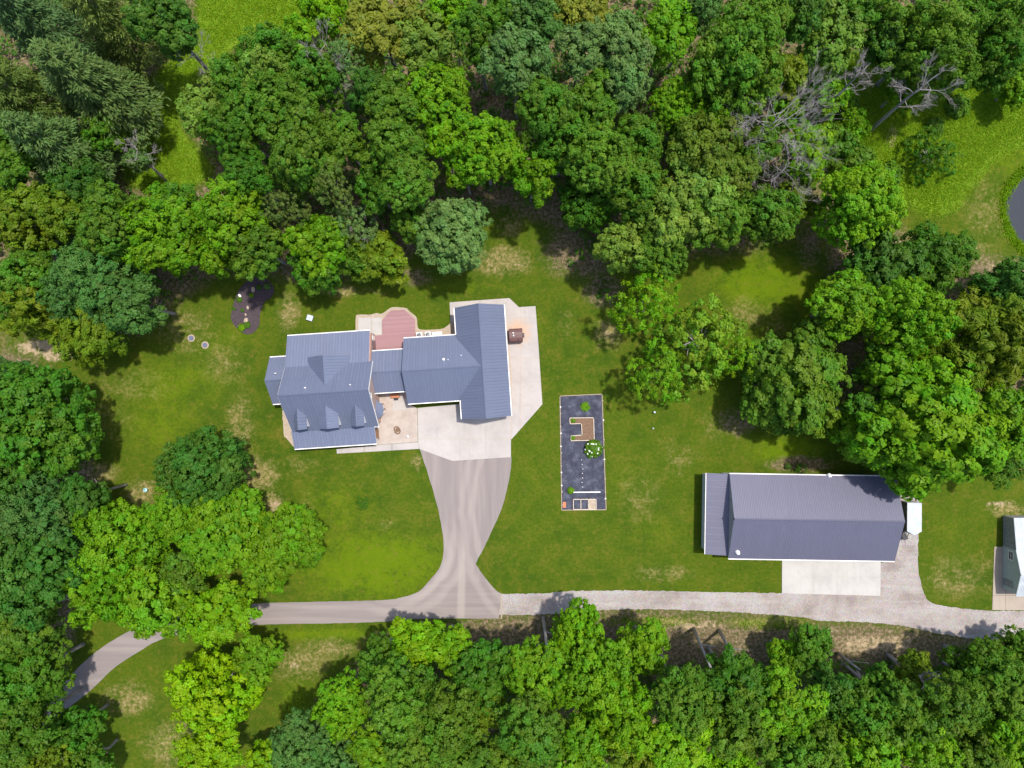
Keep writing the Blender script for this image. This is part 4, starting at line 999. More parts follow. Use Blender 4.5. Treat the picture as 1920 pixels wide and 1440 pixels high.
TREES = [
# north west pines and edge
(160,150,108,20,'p','pine','largest feathery pine, spreading wide in the north west corner woods'),
(58,38,88,22,'p','pineblue','blue green pine in the extreme north west corner'),
(190,20,78,22,'p','pineolive','olive pine at the top edge above the largest pine'),
(100,270,88,19,'p','pine','dull grey green pine just below the largest pine'),
(-5,150,70,21,'p','pineolive','pine cut by the west frame edge beside the largest pine'),
(305,42,64,17,'o','dark','dark broadleaf tree bordering the meadow strip at top'),
(30,285,64,15,'o','mid','broadleaf tree at west frame edge below the pines'),
(195,258,42,11,'o','deep','small dark broadleaf tree tucked under the largest pine'),
(150,345,55,13,'o','dark','dark low tree beside the leaning dead snag'),
(258,300,24,8,'o','silver','small silvery sapling at the foot of the dead snag'),
(45,415,82,15,'o','olive','olive yellow tree at west edge above the bluish oak'),
(120,395,55,14,'o','olive','olive tree between west edge and big lobed light green tree'),
(212,425,86,17,'o','mid','big lobed light green tree left of the mulch bed woods'),
(312,440,80,17,'o','bright','fresh green tree overhanging the mulch bed corner of lawn'),
(175,520,84,16,'o','blue','bluish silver green oak above the side lawn'),
(245,570,62,14,'o','blue','low bluish tree at the lawn edge below the bluish oak'),
(60,525,60,13,'o','mid','mid green tree at west edge beside the bluish oak'),
(78,575,74,12,'w','olive','drooping yellow olive willow above the bare tan soil'),
(172,612,74,11,'w','olive','drooping willow hanging over the side lawn shadow'),
(20,545,50,12,'o','deep','dark small tree at west edge above the willows'),
# west edge
(10,722,60,13,'o','blue','blue green tree at west edge just below the bare soil'),
(62,795,104,16,'m','deep','wide dense dark maple on the west lawn edge'),
(15,880,60,14,'m','dark','dark tree at west edge below the dense dark maple'),
(70,965,96,17,'o','blue','hazy blue grey tree on the west edge'),
(158,930,46,11,'o','dark','small dark tree poking out toward the side lawn'),
(60,1075,82,16,'o','dark','dark tree at west edge beside the bright driveway grove'),
(30,1165,84,16,'o','mid','tall mid green tree west of the driveway bend'),
(70,1260,66,14,'o','deep','dark tree shading the driveway bend'),
(25,1290,70,16,'o','deep','dark tree at west edge below the driveway bend trees'),
(40,1370,72,15,'o','mid','green tree in the south west corner by the driveway'),
(148,1362,46,8,'o','deep','small dark tree standing alone below the curving driveway'),
(75,1430,60,12,'o','olive','olive tree at the bottom edge in the south west corner'),
(170,1432,46,9,'o','mid','small tree on the bottom edge beside dry grass'),
# driveway grove
(382,885,88,11,'m','dark','round dark green maple standing on the west lawn'),
(225,1015,92,14,'o','bright','bright green tree at the west end of the driveway grove'),
(335,965,62,13,'m','bright','green tree joining the round dark maple to the grove'),
(425,1000,92,13,'m','bright','bright maple in the middle of the driveway grove'),
(535,1015,72,12,'m','bright','easternmost bright maple of the driveway grove'),
(500,1070,46,11,'m','bright','small maple filling the grove beside the lawn curve'),
(190,1100,72,13,'o','bright','bright tree at the grove corner nearest the driveway bend'),
(300,1122,76,13,'o','bright','broad tree hanging over the curving driveway'),
(415,1148,62,12,'o','lime','yellow green tree arching across the asphalt driveway'),
(345,1070,44,12,'o','mid','shaded tree in the gap of the driveway grove'),
(400,1300,92,12,'o','yellow','vivid yellow green tree south of the driveway'),
(478,1240,50,9,'o','bright','mid green tree beside the vivid yellow green tree'),
(392,1410,56,10,'o','yellow','smaller vivid yellow green tree at the bottom edge'),
# south woods
(500,1425,40,8,'o','lime','light bush like tree at the bottom edge by dry grass'),
(570,1395,66,14,'o','blue','bluish tree at the west tip of the south woods'),
(640,1325,56,13,'o','bright','bright star shaped tree at the west tip of the south woods'),
(640,1425,52,15,'o','blue','dusky blue tree on the bottom edge under star shaped tree'),
(715,1240,54,12,'o','mid','rounded tree at the woods edge below the asphalt'),
(778,1203,48,10,'o','lime','bright slender tree whose top touches the driveway'),
(838,1213,52,10,'o','lime','bright yellow green twin tree just below the driveway'),
(752,1310,74,18,'m','mid','dense mid green tree behind the driveway edge twins'),
(905,1268,60,13,'o','deep','dark rounded tree below the junction with the gravel'),
(838,1350,78,18,'m','mid','broad dark green tree in the south woods below twins'),
(918,1335,40,13,'w','olive','thin olive tree between two dark south woods crowns'),
(700,1410,42,15,'o','bright','bright small tree on the bottom edge below star tree'),
(780,1415,62,17,'m','mid','mid green tree on the bottom edge below dense crown'),
(880,1425,58,17,'o','mid','grey green tree on the bottom edge near olive tree'),
(1085,1192,60,11,'o','lime','bright tree reaching over the gravel lane edge'),
(1012,1265,70,15,'o','bright','bright broad tree by the pale straight trunk'),
(1118,1280,84,18,'o','bright','largest bright green tree below the gravel lane'),
(1208,1212,58,10,'o','bright','bright tree beside the first leaning bare trunk'),
(1165,1350,78,18,'o','lime','yellowish tree behind the largest bright green tree'),
(1000,1370,66,18,'o','mid','mid green tree below the bright broad tree'),
(1080,1400,58,17,'o','bright','light tree on the bottom edge in mid south woods'),
(1285,1315,72,18,'m','mid','dense grey green tree between the two leaning trunks'),
(1382,1285,62,15,'o','deep','dark tree carried by the second leaning trunk'),
(1385,1350,76,18,'o','mid','mid green tree behind the tree of leaning trunks'),
(1275,1400,62,17,'o','lime','bright tree on the bottom edge below grey green tree'),
(1190,1430,56,16,'w','olive','olive fine leaved tree on the bottom edge'),
(960,1435,55,16,'m','mid','low dark crown on the bottom edge near centre'),
(1370,1430,52,16,'o','lime','lime tree on the bottom edge below leaning trunk trees'),
(1522,1218,50,9,'o','mid','feathery green tree jutting toward the gravel by bare soil'),
(1465,1320,70,17,'o','bright','fresh green tree below the jutting feathery tree'),
(1470,1228,36,7,'o','bright','small bright tree at the south verge of the gravel lane'),
(1562,1302,46,13,'o','dark','dark hollow tree below the bare soil patch'),
(1610,1330,60,17,'o','mid','clumpy tree below the bare soil patch'),
(1655,1305,52,14,'m','deep','dense dark tree beside the olive thicket tree'),
(1712,1265,46,8,'o','olive','olive thicket tree at the edge of shaded bare soil'),
(1700,1342,62,17,'o','mid','knobbly tree behind the olive thicket tree'),
(1620,1400,76,17,'o','bright','bright lobed tree on the bottom edge below barn'),
(1500,1400,78,18,'m','mid','hazy dense tree on the bottom edge below apron'),
(1735,1395,62,17,'o','bright','bright tree on the bottom edge right of lobed tree'),
(1790,1318,60,17,'o','mid','rounded tree in the south east woods behind logs'),
(1845,1258,70,13,'m','deep','dark tree over the pale fallen logs by the lane'),
(1908,1228,50,9,'o','mid','tree at the east edge touching the gravel lane'),
(1900,1315,66,17,'m','mid','dense tree on the east edge of the south woods'),
(1815,1410,70,17,'m','mid','hazy tree near the south east corner'),
(1895,1415,62,17,'m','bright','tree in the extreme south east corner'),
# north east
(1563,65,62,15,'o','pale','pale yellowish tree at top right of the big oak'),
(1735,85,98,15,'o','mid','big round oak at the top above the dead trees'),
(1660,85,46,13,'o','dark','dark tree shading the side of the big round oak'),
(1870,112,56,12,'o','mid','tree on the east edge above the pond meadow'),
(1865,25,64,15,'o','deep','dark tree in the extreme north east corner'),
(1630,15,46,16,'o','mid','tree on the top edge beside pale yellowish tree'),
(1690,172,36,7,'o','bright','small bright tree below the big round oak'),
(1432,25,52,17,'o','mid','tree on the top edge above the broad dome crown'),
(1500,30,46,15,'o','dark','dark tree on the top edge beside pale yellowish tree'),
(1478,140,40,10,'o','olive','olive low tree beside the broad dome crown'),
(1548,180,44,5,'o','bright','shrubby bright tree behind the slim dead tree'),
(1595,240,36,4,'o','bright','low green shrub tree between the two dead trees'),
(1560,275,42,5,'o','mid','low shrub tree below the slim dead tree'),
(1742,290,52,4.5,'s','deep','loose dark shrub tree alone in the pond meadow'),
(1905,165,36,6,'o','bright','small bright tree at east edge in the pond meadow'),
(1612,385,84,15,'m','bright','bright round maple at the edge of pond meadow'),
(1655,505,68,12,'o','dark','dark bushy tree below the bright round maple'),
(1755,490,76,13,'o','deep','dark dense tree bordering the pond path'),
(1595,575,76,14,'o','bright','bright spreading tree facing the sunny clearing'),
(1705,595,88,15,'o','bright','bright lobed tree behind the spreading clearing tree'),
(1895,540,66,12,'o','dark','dark tree on the east edge below the pond'),
(1855,640,98,15,'w','olive','large fine leaved olive tree at the east edge'),
(1790,700,60,13,'w','olive','smaller olive tree against the big barn tree'),
(1485,712,108,13,'o','mid','freestanding rounded tree with a notch above the barn lawn'),
(1210,565,68,12,'s','lime','airy light green tree top nearest the woods clearing'),
(1310,640,102,11,'s',(.205,.365,.020),'widest airy light green tree in the open lawn'),
(1228,700,64,11,'s','bright','airy tree leaning toward the garden plot'),
(1385,665,55,11,'s','lime','airy bright tree touching the freestanding rounded tree'),
(1722,800,146,20.5,'o','bright','huge bright tree overhanging the barn roof'),
(1630,770,48,12,'o','deep','shaded tree on the west flank of the huge barn tree'),
(1885,790,70,13,'o','bright','bright tree on the east edge beside huge barn tree'),
(1870,850,55,9,'o','mid','low tree on the east edge above the outbuilding lawn'),
(1655,690,52,12,'o','mid','mid green tree between lobed tree and huge barn tree'),
# north woods, west part
(392,205,56,15,'o','pale','pale speckled tree bulging into the meadow strip'),
(440,150,42,16,'o','mid','rounded tree on the meadow strip above pale speckled tree'),
(505,98,58,17,'o','mid','broad tree at the top of the woods by meadow shade'),
(565,75,44,16,'o','bright','light crown at the woods edge near the top shade'),
(605,15,52,17,'o','lime','vivid green tree on the top edge'),
(492,130,46,18,'o','pale','yellow speckled crown between two broad woods trees'),
(590,150,62,19,'o','mid','round crown below the small bleached twigs'),
(520,205,72,19,'o','mid','layered crown in the middle of the west woods'),
(570,275,84,20,'o','mid','largest crown of the west woods'),
(440,235,52,18,'o','deep','dark crown inside the pale speckled tree'),
(455,322,56,16,'o','deep','dark leafy crown facing the lower meadow strip'),
(335,392,50,14,'o','mid','crown at the lower end of the meadow strip'),
(435,400,66,16,'o','bright','bright lobed crown above the mulch bed'),
(475,462,60,14,'o','mid','mid green tree overhanging the lawn beside mulch bed'),
(400,480,40,11,'o','bright','small fresh tree at the lawn edge above the mulch bed'),
(535,390,48,15,'s','grey','thin greyish brown crown above the deck side lawn'),
(625,350,46,16,'s','grey','grey brown crown with a bare leaning limb'),
(595,455,62,13,'o','bright','bright tree at lawn edge above the well cover'),
(590,505,46,9,'o','deep','dark low tree beneath the bright lawn edge tree'),
(655,420,48,13,'s','silver','silvery thin tree beside the bright lawn edge tree'),
(715,482,48,9,'o','olive','low olive tree on the lawn edge above the deck'),
(665,490,42,8,'o','mid','small grey green tree between bright and olive lawn trees'),
(655,115,50,19,'s','silver','dark silvery crown beside the golden tree'),
(700,170,50,17,'o','dark','dark recessed crown below the golden tree'),
(720,55,72,20,'o','gold','golden yellow tinged tree near the top edge'),
(640,260,44,17,'o','mid','narrow crown right of the largest west woods crown'),
(800,80,74,20,'o','pale','large pale speckled crown right of the golden tree'),
(735,190,52,19,'o','mid','crown under the golden tree and pale speckled crown'),
(742,268,76,19,'m','mid','dense crown above the pocket of dead twigs'),
(765,335,58,17,'m','mid','dense crown just above the round silvery tree'),
(705,350,44,15,'o','deep','dark crown beside the grey brown crown'),
(845,8,40,18,'o','lime','bright small crown on the top edge beyond pale crown'),
(900,62,62,19,'o','mid','crown near the top beside the bare soil pocket'),
(820,185,66,18,'o','bright','fresh green crown beside the bare soil pocket'),
(832,265,36,17,'o','lime','small lime crown in the central woods'),
(912,280,62,17,'o','bright','bright crown at the head of the lawn inlet'),
(870,310,45,15,'o','bright','leafy crown beside the lawn inlet head'),
(845,435,78,13,'m','silver','round silvery green tree standing out over the back lawn'),
(775,415,42,11,'o','mid','green tree tucked against the round silvery tree'),
(970,115,74,20,'o','silver','broad silvery crown near the top centre'),
(1002,38,54,20,'o','blue','blue green crown on the top edge at centre'),
(945,15,42,19,'o','mid','crown on the top edge left of blue green crown'),
(1090,18,60,20,'o','gold','golden green crown on the top edge'),
(1092,92,54,20,'o','silver','silvery crown below the golden green crown'),
(1172,82,58,20,'o','silver','brightest silvery crown in the north woods'),
(1175,150,50,19,'o','silver','silvery crown lower of the stacked pair'),
(1020,200,58,19,'o','mid','crown below the broad silvery crown'),
(1112,195,58,19,'o','mid','crown between the stacked silvery pair and centre'),
(1060,268,66,18,'o','mid','lobed crown above the dark hollow'),
(1000,325,48,15,'o','bright','bright low crown at the shaded lawn inlet'),
(1125,300,70,18,'o','mid','wide crown above the shaded inlet'),
(1105,378,62,14,'o','deep','dark lower tree beside the shaded inlet'),
(1195,265,62,18,'o','mid','crown left of the brownish tree'),
(1190,350,60,17,'o','mid','crown between brownish tree and shaded inlet'),
(1255,60,56,19,'o','bright','bright crown left of the broad dome crown'),
(1310,15,52,18,'o','blue','bluish crown on the top edge above dome'),
(1380,122,98,19,'m','mid','broad dome crown, widest in the north woods'),
(1268,198,50,16,'o','bright','bright leafy tree in front of the dark recess'),
(1335,218,36,15,'o','bright','small bright tree below the broad dome crown'),
(1318,275,76,17,'o','brown','brownish olive tree in the north woods'),
(1310,350,72,17,'o','pale','pale speckled crown below the brownish tree'),
(1375,330,46,15,'o','brown','brown tinged crown beside the grey dead twigs'),
(1265,405,66,16,'o','pale','pale tree leaning over the clearing'),
(1340,410,62,16,'o','mid','tree casting shade at the top of the clearing'),
(1170,462,54,14,'o','pale','pale tree projecting into the lawn inlet'),
(1235,475,52,13,'o','mid','tree at the southern tip of the north woods'),
(1430,405,64,14,'o','mid','tree below the grey dead twigs at clearing'),
(1510,285,52,13,'o','bright','green tree right of the grey dead twigs'),
(1420,280,44,14,'o','mid','leafy tree behind the grey dead twigs'),
(1490,375,44,9,'o','olive','low olive tree beside the bright round maple'),
(1470,215,36,9,'o','bright','small green tree above the grey dead twigs'),
]

for a in TREES: tree(*a, group='trees')

# ------------------------------------------------------------------ dead trees
def dead_tree(base, top, rad, nl, seed, label, twig=1.0, crown_from=.45):
    """base/top: (px, py[, h]); bleached trunk with bare limbs, each limb its own part"""
    rng = random.Random(seed); b = W(base[0], base[1]); t = W(*top)
    r = empty('dead_tree', b, 0, label, 'dead tree', 'bare dead trees'); t = t-b; t = Vector(t)
    perp = Vector((rng.uniform(-.4,.4), rng.uniform(-.4,.4), 0))
    P = lambda s: t*s + perp*math.sin(s*3.1)
    MB().tube([P(s)-Vector((0,0,.5 if s == 0 else 0)) for s in (0,.2,.4,.6,.8,1)], [rad,rad*.85,rad*.7,rad*.52,rad*.32,rad*.08], 8).build('trunk', M['deadwood'], r, smooth=True)
    H = t.length
    for k in range(nl):
        s = crown_from + (1-crown_from)*(k+.5)/nl*.95; a = k*2.4+rng.uniform(-.4,.4); L = H*.30*twig*(1.15-s*.6)*rng.uniform(.6,1.2)
        o = P(s); d = Vector((math.cos(a), math.sin(a), rng.uniform(.35,.9))).normalized(); mb = MB()
        def br(o, d, L, rr, depth):
            p1 = o+d*L*.5+Vector((rng.uniform(-.1,.1),rng.uniform(-.1,.1),.04))*L; p2 = o+d*L+Vector((rng.uniform(-.15,.15),rng.uniform(-.15,.15),.05))*L
            mb.tube([o,p1,p2], [rr,rr*.65,rr*.2], 5)
            if depth:
                for q in range(3 if depth > 2 else (5 if depth > 1 else 7)):
                    f = rng.uniform(.35,.95); nd = (d+Vector((rng.uniform(-.9,.9),rng.uniform(-.9,.9),rng.uniform(-.3,.6)))).normalized()
                    br(o.lerp(p2, f), nd, L*rng.uniform(.4,.75), max(rr*.45,.010), depth-1)
        br(o, d, L, rad*.30*(1.1-s*.6), 3)
        mb.build('limb', M['deadwood'], r)
    return r
dead_tree((1628,248),(1757,140,15.5), .30, 9, 3, 'tall bleached dead tree leaning over the pond meadow', .9, .45)
dead_tree((1530,222),(1632,118,14.5), .24, 8, 5, 'slim bare dead tree with a forked top near the pale yellowish tree', .6, .5)
dead_tree((1395,335),(1468,205,17), .24, 18, 8, 'grey dead tree with a dense tangle of twigs', 1.25, .45)
dead_tree((1425,370),(1482,305,13), .17, 15, 11, 'lower grey dead tree spreading tangled twigs under the denser one', 1.35, .4)
dead_tree((1500,400),(1545,372,8), .12, 6, 31, 'small bare dead tree beside the bright round maple', 1.1, .45)
dead_tree((312,340),(245,268,11), .20, 5, 14, 'leaning silver dead snag in the lower meadow strip', .7, .6)
dead_tree((722,455),(672,425,9), .16, 6, 17, 'pale dead limb tree behind the low olive tree', .9, .4)
dead_tree((655,215),(608,75,18), .16, 8, 20, 'small bleached twig crown above the west woods', .9, .6)
dead_tree((400,180),(366,96,14), .14, 6, 23, 'thin dead twigs beside the top meadow strip', .8, .6)
dead_tree((812,400),(798,362,10), .12, 7, 26, 'tangle of dead twigs behind the round silvery tree', 1.2, .5)
def log(name, pts, rad, label):
    o = empty(name, W(*pts[0]), 0, label, 'log', 'pale trunks along the lane'); q = [W(*p)-W(*pts[0]) for p in pts]; n = len(q)
    MB().tube(q, [rad*(1-.55*i/(n-1)) for i in range(n)], 8).build('trunk', M['chippan'], o, smooth=True)
    return o
def bare_trunk(pts, rad, label, stubs=1):
    o = empty('bare_trunk', W(*pts[0]), 0, label, 'trunk', 'leaning trunks below the gravel lane'); q = [W(*p)-W(*pts[0]) for p in pts]; n = len(q); q[0].z -= .4
    MB().tube(q, [rad*(1-.5*i/(n-1)) for i in range(n)], 8).build('stem', M['chippan'], o, smooth=True)
    for k in range(stubs):
        a = q[1+k % (n-2)]; MB().tube([a, a+Vector((.9-1.6*k,.3,1.4)), a+Vector((1.9-3*k,.5,2.2))], [rad*.4,rad*.28,.03], 6).build('branch', M['chippan'], o)
    return o
bare_trunk([(1018,1157,0),(1022,1185,6),(1026,1222,12.5)], .27, 'straight pale trunk at the lane edge', 1)
bare_trunk([(1301,1178,0),(1313,1208,5.5),(1333,1252,12.5)], .27, 'first leaning bare trunk right of the bright trees', 1)
bare_trunk([(1348,1181,0),(1366,1214,5.5),(1392,1262,12.5)], .26, 'second leaning bare trunk with a side branch', 2)
bare_trunk([(1572,1225,0),(1588,1238,3.5),(1612,1256,9)], .25, 'dark leaning trunk under the bare soil patch', 1)
log('fallen_log', [(1776,1218,.25),(1794,1229,.25),(1812,1240,.25)], .30, 'pale fallen log nearest the gravel lane')
log('fallen_log', [(1766,1239,.2),(1776,1247,.2),(1790,1258,.2)], .24, 'short fallen log behind the one nearest the lane')
log('fallen_log', [(1833,1247,.5),(1852,1258,1.2),(1880,1292,2.4)], .26, 'long pale log propped in the south east brush')

# ------------------------------------------------------------------ garden plot
gp = empty('garden_plot', W(1093, 848), 0); tag(gp, 'long rectangular vegetable plot covered with black landscape fabric', 'garden plot'); gp.location.z = 0
def GP(px, py): p = W(px, py); return (p.x-gp.location.x, p.y-gp.location.y)
fq = [GP(1050.5,743),(GP(1128.5,739.5)),GP(1132,850),GP(1136,955),GP(1053.5,956)]
MB().prism(fq, -.05, .050).build('fabric', M['fabric'], gp)
def timber(a, b, w=.11, h=.16, z=.0, mat='palewood', parent=gp, name='edging_board'):
    a, b = Vector((*GP(*a),0)), Vector((*GP(*b),0)); d = (b-a).normalized(); n = Vector((-d.y,d.x,0))*w/2
    q = [a-n, b-n, b+n, a+n]
    return MB().hexa([p+Vector((0,0,z)) for p in q], [p+Vector((0,0,z+h)) for p in q]).build(name, M[mat], parent)
for a, b in (((1050,742.5),(1128.5,739)),((1128.8,740),(1136.3,955)),((1049.8,743.5),(1053.2,955.5)),((1053,956.3),(1136.3,955.6))): timber(a, b, .10, .11, 0, 'wood')
rng = random.Random(9)
for k in range(17):
    t = (k+.5)/17; x = 1050.6+3*t if k % 3 else 1129.4+6.5*t; y = 745+208*t
    o = MB().lathe([(.10,0),(.13,.07),(.07,.14)], 7).build('anchor_stone', M['trim' if k % 2 else 'stone'], gp); p = GP(x+rng.uniform(-.5,.5), y); o.location = (p[0], p[1], .051)
for k in range(7): 
    o = MB().lathe([(.05,0),(.07,.04),(.03,.08)], 7).build('anchor_stone', M['trim'], gp); p = GP(1091+rng.uniform(-1,2), 862+k*8.5); o.location = (p[0], p[1], .051)
rb = empty('raised_bed', W(1091, 804), 0, 'U shaped raised bed of pale boards with brown soil inside the plot', 'raised bed'); rb.location.z = .051
def RB(px, py): p = W(px, py); return (p.x-rb.location.x, p.y-rb.location.y)
def board(a, b, z=.0, h=.32, w=.09):
    a, b = Vector((*RB(*a),0)), Vector((*RB(*b),0)); d = (b-a).normalized(); n = Vector((-d.y,d.x,0))*w/2; q = [a-n,b-n,b+n,a+n]
    MB().hexa([p+Vector((0,0,z)) for p in q], [p+Vector((0,0,z+h)) for p in q]).build('board', M['palewood'], rb)
for a, b in (((1068,783.5),(1112,783)),((1112.6,784),(1113.6,824)),((1070,826),(1113.6,825.2)),((1068,784.5),(1068.5,794)),((1068.8,794.5),(1089,794)),((1089.8,795),(1091,814.5)),((1070,817),(1090,815.6)),((1070,818),(1070.3,825))): board(a, b)
MB().prism([RB(*p) for p in [(1069,784.5),(1112,784),(1112.8,824.5),(1071,825),(1070.8,818),(1091.6,816),(1090.4,793.2),(1069.2,793.5)]], 0, .22).build('soil', M['soil'], rb)
bt = empty('timber_edge', W(1098, 922.5), math.radians(.5), 'long white board lying across the lower garden plot', 'board'); bt.location.z = .051
for k in range(2): MB().box(-2.1+k*2.1, -.004+k*2.1, -.07, .07, 0, .16).build('plank', M['white'], bt)
def planter(px, py, label, mat):
    o = empty('raised_planter', W(px, py), math.radians(.6), label, 'planter', 'three wooden planter frames'); o.location.z = .051
    w, d = .52, .72
    for x in (-w,w): MB().box(x-.045,x+.045,-d,d,0,.34).build('board', M['palewood'], o)
    for y in (-d,d): MB().box(-w+.046,w-.046,y-.045,y+.045,0,.335).build('board', M['palewood'], o)
    MB().box(-w+.046,w-.046,-d+.046,d-.046,0,.2).build('fill', M[mat], o)
planter(1081.5, 945, 'planter frame with dark fill nearest the orange pavers', 'fabric')
planter(1095.8, 945, 'middle planter frame of the three', 'fabric')
planter(1110.2, 945, 'planter frame with tan soil farthest from the pavers', 'sand')
pv = empty('paver_stack', W(1058, 946), 0, 'small stack of orange pavers at the plot corner', 'pavers'); pv.location.z = .051
for k in range(3): MB().box(-.24,.24,-.42+k*.28,-.16+k*.28,0,.14).build('paver', M['terracotta'], pv)

# ------------------------------------------------------------------ shrubs and flowers
def shrub_mesh(seed, R, n, leaf, flat=.8, aspect=1.5):
    rng = np.random.default_rng(seed); d = rdir(rng, n); d[:, 2] = np.abs(d[:, 2]); P = d*R*rng.uniform(.6,1.05,(n,1))*np.array([1,1,flat])*(1+.18*np.sin(d[:, :1]*7+seed)*np.cos(d[:, 1:2]*6)); P[:, 2] += R*.15
    return quad_mesh('foliage', leaf_quads(P, d+np.array([0,0,.5])+rng.normal(size=P.shape)*.4, leaf*rng.uniform(.7,1.3,n), rng, aspect), np.clip(rng.normal(.5,.2,n),0,1), np.clip(rng.normal(.5,.2,n),0,1), M['leaf'])
SH = [shrub_mesh(i, 1.0, 900, .20) for i in range(3)]
def shrub(px, py, r, c, label, name='shrub', cat='shrub', group=None, z=0.0):
    o = empty(name, W(px, py), random.uniform(0,6), label, cat, group); o.location.z = z
    f = link('foliage', random.choice(SH), o); s = r*S*1.05; f.scale = (s, s, s); f.color = (*COL.get(c, c), 1)
    MB().tube([(0,0,-.1),(0,0,s*.5)], [.05*s+.01,.03*s+.005], 6).build('stem', M['chippan'], o)
    return o
hy = shrub(1112, 840, 16, 'mid', 'white flowering hydrangea on black garden fabric', 'hydrangea', 'hydrangea', z=.05)
rng = random.Random(4)
for k in range(17):
    a = rng.uniform(0,6.28); rr = rng.uniform(.55,1.2); zz = math.sqrt(max(0,1.35-rr*rr))*.85+.2
    mb = MB().lathe([(.02,-.07),(.10,-.04),(.13,.02),(.09,.08),(.02,.10)], 8); o = mb.build('bloom', M['bloom'], hy, smooth=True); o.location = (rr*1.05*math.cos(a), rr*1.05*math.sin(a), zz)
def spiky(px, py, r, c, label, n=34, z=.05):
    o = empty('spiky_plant', W(px, py), 0, label, 'plant'); o.location.z = z; rng = np.random.default_rng(int(px)); L = r*S
    P, D, NN = [], [], []
    for k in range(n):
        a = k*2.4; e = rng.uniform(.15,1.2); d = np.array([math.cos(a)*math.cos(e), math.sin(a)*math.cos(e), math.sin(e)]); P.append(d*L*.5); D.append(d*4); NN.append(np.array([-d[0]*d[2], -d[1]*d[2], 1.0]))
    me = quad_mesh('leaves', leaf_quads(np.array(P), np.array(NN), np.full(n, L*.22), rng, 4.6, np.array(D)), rng.uniform(.3,.8,n), rng.uniform(.3,.7,n), M['leaf']); f = link('leaves', me, o); f.color = (*COL[c], 1)
    MB().lathe([(.05,-.05),(.06,.1),(.03,.2)], 7).build('stem', M['chippan'], o)
spiky(1097, 762, 12, 'bright', 'bright spiky plant at the head of the garden plot')
shrub(1074.5, 788.5, 4, 'bright', 'small green plant in the upper arm of the raised bed', 'seedling', 'plant', z=.25)
shrub(1074, 820.5, 4, 'bright', 'small green plant in the lower arm of the raised bed', 'seedling', 'plant', z=.25)
shrub(1070, 919.5, 6, 'bright', 'low green plant at the end of the white board', 'seedling', 'plant', z=.05)
# kidney shaped mulch bed
mbd = smooth_poly([(470,522),(487,519),(504,526),(514,542),(510,556),(496,566),(491,579),(487,592),(486,609),(475,624),(460,626),(444,615),(434,600),(434,586),(439,567),(446,547),(456,534),(470,522)], 5)[:-1]
tag(sheet('mulch_bed', mbd, -.1, .055, M['mulch']), 'kidney shaped bed of dark mulch on the back lawn', kind='structure')
for px, py, r, c, lb in ((501,537,6.0,'silver','grey green shrub at the broad end of the mulch bed'),(486,539,4.5,'dark','dark shrub beside the grey green one in the mulch'),(472,554,4,'lime','yellowish little shrub in the middle of the mulch bed'),
   (449,562,5,'mid','green shrub below the white stone in the mulch'),(454,614,6.5,'lime','bright round shrub at the narrow end of the mulch bed'),(464,609,6,'mid','darker shrub next to the bright round one in mulch'),
   (455,582,3,'deep','tiny shrub near the pink stone in the mulch'),(439,579,3,'deep','tiny shrub on the west rim of the mulch bed')):
    shrub(px, py, r, c, lb, 'shrub', 'shrub', 'shrubs in the mulch bed', .05)
def rock(px, py, r, mat, label):
    o = MB().lathe([(r*.7,-.05),(r,.05),(r*.85,r*.5),(r*.3,r*.75)], 7).build('rock', M[mat], None, bevel=.03); o.location = W(px, py, 0); o.location.z = .055; o.scale = (1.25,.85,1); o.rotation_euler = (0,0,random.uniform(0,3)); tag(o, label, 'rock', 'rocks in the mulch bed')
rock(450,555,.26,'trim','white stone in the upper mulch bed'); rock(465,577,.24,'stone','pinkish stone in the middle of the mulch bed'); rock(461,590,.18,'stone','smallest tan stone in the mulch bed')
rock(462,602,.42,'stone','largest orange tan rock near the bright round shrub'); rock(475,543,.36,'stone','brown flat rock near the dark shrub in mulch')
for px, py, r, lb in ((1792,202,20,'dark round shrub in the pond meadow nearest the east trees'),(1750,238,15,'small dark shrub in the pond meadow beside the leaning dead tree'),(1665,330,22,'low shrub above the bright round maple'),
   (1610,300,24,'spreading green shrub at the soil track'),(1585,200,20,'bright shrub by the slim dead tree'),(1515,330,20,'low shrub below the tangled dead twigs'),(1840,150,18,'shrub on the meadow edge under the east trees')):
    shrub(px, py, r, 'mid', lb, 'shrub', 'shrub', 'shrubs in the pond meadow')
sap = tree(680, 945, 15, 2.6, 's', 'deep', 'thin young sapling alone on the front lawn', 'sapling')

# ------------------------------------------------------------------ uncountable cover: undergrowth, tall grass, lawn tufts
def sample_mask(mask, n, rng, lo=.35):
    out = []
    while len(out) < n:
        x = rng.uniform(-82, 82, n*3); y = rng.uniform(-62, 62, n*3)
        j = np.clip(np.searchsorted(gx, x), 0, nx-1); i = np.clip(np.searchsorted(gy, y), 0, ny-1)
        k = mask[i, j] > rng.uniform(lo, 1, n*3); out += list(zip(x[k], y[k], GZ[i, j][k]))
    return np.array(out[:n])
rng = np.random.default_rng(42)
paved = np.clip(blur(inpoly([(935,1105),(1860,1100),(2000,1148),(2000,1210),(1813,1198),(1600,1168),(1435,1154),(1210,1144),(935,1162)])+inpoly(drive)+pond, 1, 1), 0, 1)
bld = inpoly([(500,560),(1020,555),(1030,865),(500,865)])+inpoly([(1040,735),(1145,735),(1145,960),(1040,960)])+inpoly([(1310,880),(1735,880),(1735,1120),(1310,1120)])+inpoly([(1855,960),(2000,960),(2000,1150),(1855,1150)])+inpoly([(425,510),(520,510),(520,635),(425,635)])
free = (paved < .1) & (bld < .5)
deepw = np.where(free & ~((PX > 900) & (PY > 1130) & (PY < 1235)), np.clip(litter, 0, 1), 0)
C = sample_mask(deepw, 9000, rng, .5); per = 14
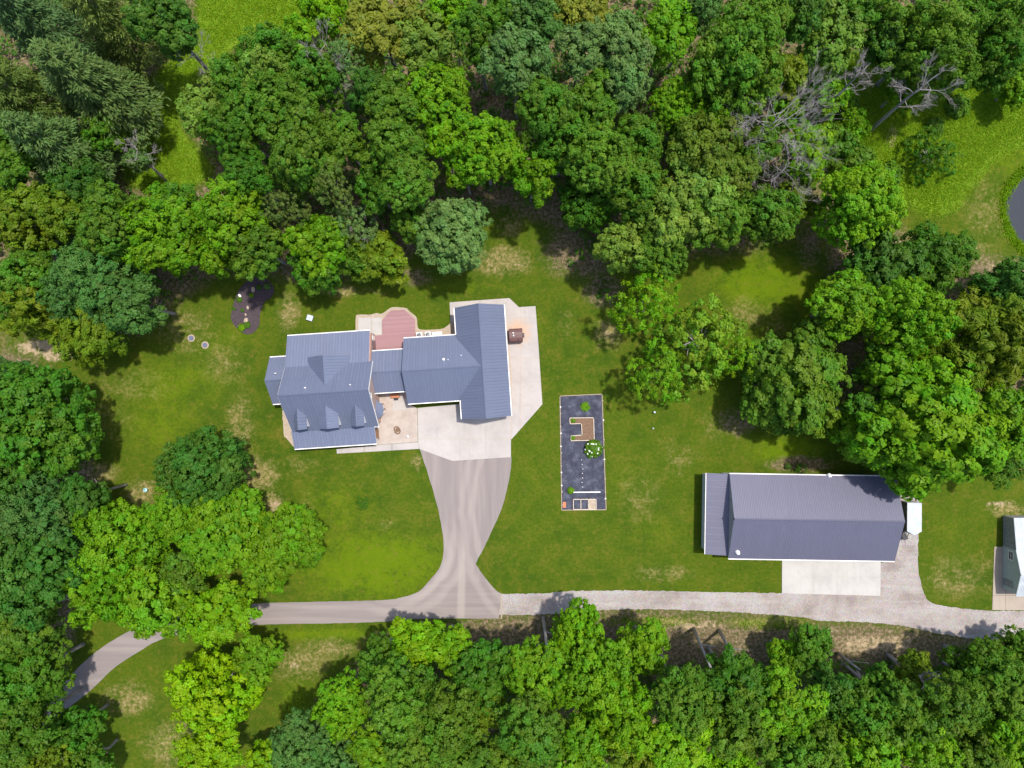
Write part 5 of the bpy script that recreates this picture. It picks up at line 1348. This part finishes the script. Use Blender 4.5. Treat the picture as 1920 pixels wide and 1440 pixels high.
cP = np.repeat(C, per, 0); hgt = np.repeat(rng.uniform(.2, 1.7, len(C))**1.3, per); d = rdir(rng, len(cP)); d[:, 2] = np.abs(d[:, 2])
P = cP + d*np.array([.75,.75,.6])*np.repeat(rng.uniform(.4,1.3,len(C)), per)[:, None]; P[:, 2] += hgt*.7
me = quad_mesh('undergrowth', leaf_quads(P, d+np.array([0,0,.8]), rng.uniform(.22,.42,len(P)), rng), np.clip(np.repeat(rng.normal(.5,.25,len(C)),per)+rng.normal(0,.1,len(P)),0,1), np.repeat(rng.uniform(.1,.9,len(C)),per), M['leaf'])
o = link('undergrowth', me); o.color = (.075,.165,.012,1); tag(o, 'low leafy undergrowth on the woodland floor', kind='stuff')
def tufts(name, label, mask, n, h, colr, lo=.3, blades=4, wid=.10, ok=None):
    C = sample_mask(np.where(free if ok is None else ok, mask, 0), n, rng, lo); cP = np.repeat(C, blades, 0); m = len(cP)
    d = rdir(rng, m); d[:, 2] = np.abs(d[:, 2])+.55; d /= np.linalg.norm(d, axis=1, keepdims=True); L = (np.repeat(rng.uniform(.5,1.3,n), blades)*h)[:, None]
    P = cP + d*L*.5 + rng.normal(size=(m,3))*np.array([.25,.25,0]); NN = np.stack([-d[:,0]*d[:,2], -d[:,1]*d[:,2], np.ones(m)*.8], 1)
    me = quad_mesh(name, leaf_quads(P, NN, np.full(m, wid), rng, 1, d*5), np.clip(np.repeat(rng.normal(.5,.22,n),blades),0,1), np.repeat(rng.uniform(0,1,n),blades), M['leaf'])
    # stretch blades along d
    co = np.empty(m*12, np.float32); me.vertices.foreach_get('co', co); co = co.reshape(m, 4, 3); co[:, 0] = P-d*L*.5; co[:, 2] = P+d*L*.5; me.vertices.foreach_set('co', co.ravel()); me.update()
    o = link(name, me); o.color = (*colr, 1); tag(o, label, kind='stuff')
tufts('tall_grass', 'tall yellow green meadow grass in the unmown strips', wild, 42000, .22, (.22,.36,.010), .25, 4, .09)
rim = ((blur(inpoly(POND), 1, 2) > .02) & (pond < .40))*1.0
tufts('pond_rim_grass', 'bright rushes fringing the pond bank', rim, 1700, .35, (.20,.35,.010), .1, 5, .14, np.ones(PX.shape, bool))
